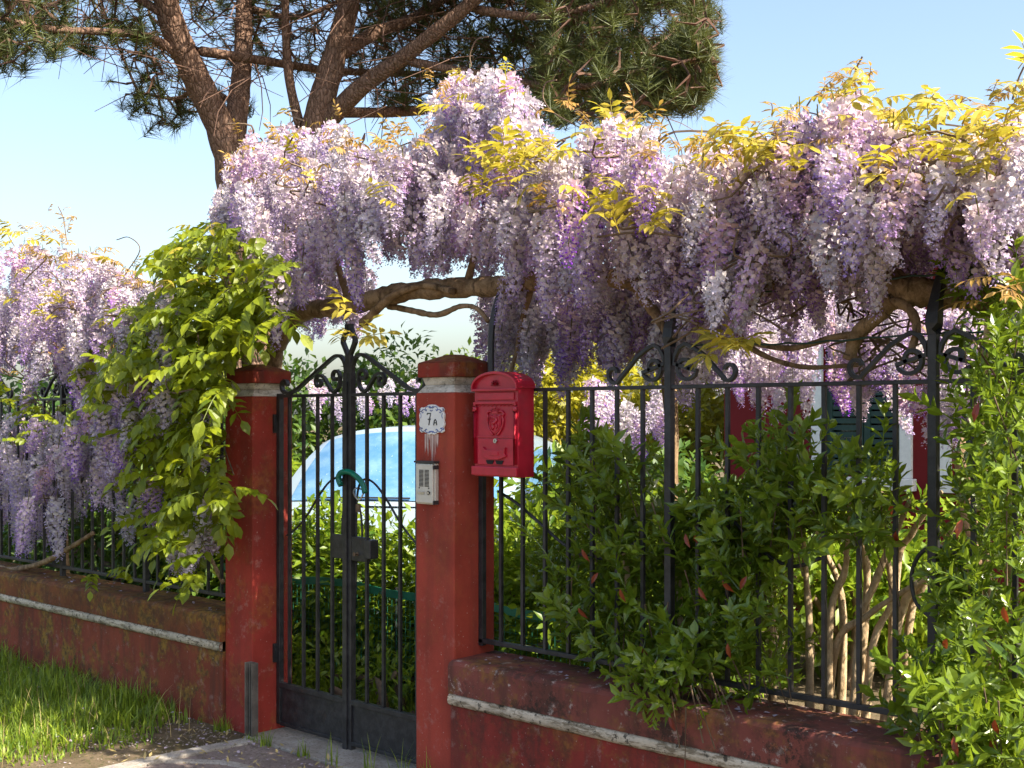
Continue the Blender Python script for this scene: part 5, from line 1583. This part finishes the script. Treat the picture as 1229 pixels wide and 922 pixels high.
keep = (px < edge - rng.exponential(.09, n)) & (rng.uniform(0, 1, n) < .5 + .5 * clump)
px, py, clump = px[keep], py[keep], clump[keep]
h = rng.uniform(.045, .105, len(px)) * (.7 + .6 * clump) * (1 + .5 * np.clip((py - 2.6) / .8, 0, 1)) * np.clip((-5.30 - px) / .5 + .35, .3, 1)
me = blades('grass', np.stack([px, py, np.full(len(px), GZ)], 1), h, rng, 'grass', .55, width=.0048)
tag(link('grass', me), 'uneven green grass along the mossy wall', 'grass', kind='stuff')
n = 260
px = rng.uniform(-9.5, -5.3, n); py = rng.uniform(1.6, 3.3, n)
me = blades('dry_grass', np.stack([px, py, np.full(n, GZ)], 1), rng.uniform(.12, .26, n), rng, 'straw', .35, width=.0022)
tag(link('dry_grass', me), 'straw coloured dry stalks among the green grass', 'grass', kind='stuff')
# grass and ground cover inside the garden
n = 7000
px = rng.uniform(-8.5, -.5, n); py = rng.uniform(YF + .3, 4.9, n)
me = blades('garden_grass', np.stack([px, py, np.full(n, GZ)], 1), rng.uniform(.05, .22, n), rng, 'grass', .4, width=.004)
tag(link('garden_grass', me), 'grass growing in the garden behind gate and railings', 'grass', kind='stuff')
# weeds by the gate and pillars: one clump each
def weed(px_, Y, label, n, hh, seed):
    r = np.random.default_rng(seed); c = at(px_, 500, Y)
    pos = np.stack([c.x + r.normal(0, .025, n), Y + r.normal(0, .02, n) * .6, np.full(n, GZ)], 1)
    me = blades('weed_clump', pos, r.uniform(.4, 1, n) * hh, r, 'grass', .3, width=.003)
    tag(link('weed_clump', me), label, 'weed', 'weeds at the foot of gate and pillars')
for i, (a, b, lab, n, hh) in enumerate(((268, YW - .03, 'small weed clump at the foot of the vine-covered pillar', 46, .10), (320, 3.42, 'tiny weed beside the metal channel post', 24, .10), (365, 3.42, 'weed clump sprouting before the left gate leaf', 22, .11), (400, 3.42, 'thin upright weed just left of the gate middle', 8, .17),
                                       (441, 3.40, 'tall thin grass stalks right of the gate middle', 8, .24), (482, 3.42, 'grass tuft in the corner of gate and numbered pillar', 12, .22), (512, YP - .04, 'green weeds at the foot of the numbered pillar', 26, .2), (300, YW - .06, 'sparse weeds on the dirt before the pillar', 26, .06))):
    weed(a, b, lab, n, hh, 500 + i)
# fallen petals
def petals(name, pos, rng, s0, s1, label):
    tv = [(-.5, -.4, 0), (.5, -.4, .12), (.55, .4, 0), (0, .6, .2), (-.5, .35, .1)]; tf = [(0, 1, 2), (0, 2, 3), (0, 3, 4)]
    Mx = rand_mats(pos, rng, s0, s1, tilt=.25)
    V, Fc, Cc = scatter(tv, tf, Mx, rng.uniform(0, 1, len(pos)))
    tag(link(name, np_mesh(name, V, Fc, M['ground_petal'], Cc)), label, 'petals', kind='stuff')
n = 170
px = rng.uniform(-5.5, -3.95, n); py = 3.44 - np.abs(rng.normal(0, .35, n))
petals('path_petals', np.stack([px, py, np.full(n, GZ + .019)], 1), rng, .007, .015, 'fallen lilac petals on the paving before the gate')
n = 60
px = rng.uniform(XR1 + .03, -.9, n); py = rng.uniform(YW + .03, YW + .24, n)
petals('coping_petals', np.stack([px, py, np.full(n, WT + .006)], 1), rng, .008, .018, 'fallen lilac petals on the wall top under the right railing')
n = 60
px = rng.uniform(-9, XL0 - .03, n); py = rng.uniform(YW + .03, YW + .24, n)
petals('mossy_coping_petals', np.stack([px, py, np.full(n, WT + .006)], 1), rng, .008, .018, 'fallen petals on the mossy wall top')
n = 300
px = rng.uniform(-9, -5.1, n); py = rng.uniform(2.0, 3.45, n)
petals('lawn_petals', np.stack([px, py, GZ + rng.uniform(.004, .06, n)], 1), rng, .008, .016, 'petals fallen into the grass')

# grit and crumbs on the bare strip and paving
rng2 = np.random.default_rng(91)
n = 700
px = np.concatenate([rng2.uniform(-5.65, -5.03, n // 2), rng2.uniform(-5.0, -3.95, n - n // 2)]); py = 3.46 - np.abs(rng2.normal(0, .4, n))
tv = [(-.5, -.4, 0), (.5, -.45, 0), (.05, .55, 0), (0, 0, .6)]; tf = [(0, 1, 3), (1, 2, 3), (2, 0, 3)]
V, Fc, Cc = scatter(tv, tf, rand_mats(np.stack([px, py, np.full(n, GZ + .005) + (px > -5.0) * .004], 1), rng2, .004, .013, tilt=.2), rng2.uniform(0, 1, n))
tag(link('grit', np_mesh('grit', V, Fc, M['grit'], Cc)), 'pale grit and crumbs scattered at the foot of wall and gate', 'grit', kind='stuff')
n = 160
px = rng2.uniform(-5.9, -4.0, n); py = 3.44 - np.abs(rng2.normal(0, .35, n))
tv, tf = blade_leaf(.04, .014, .4, -.3, 2)
V, Fc, Cc = scatter(tv, tf, rand_mats(np.stack([px, py, np.full(n, GZ + .02)], 1), rng2, .5, 1.1, tilt=.3), rng2.uniform(0, 1, n))
tag(link('dry_leaves', np_mesh('dry_leaves', V, Fc, M['straw'], Cc)), 'small dry leaves blown against the gate and wall', 'leaves', kind='stuff')
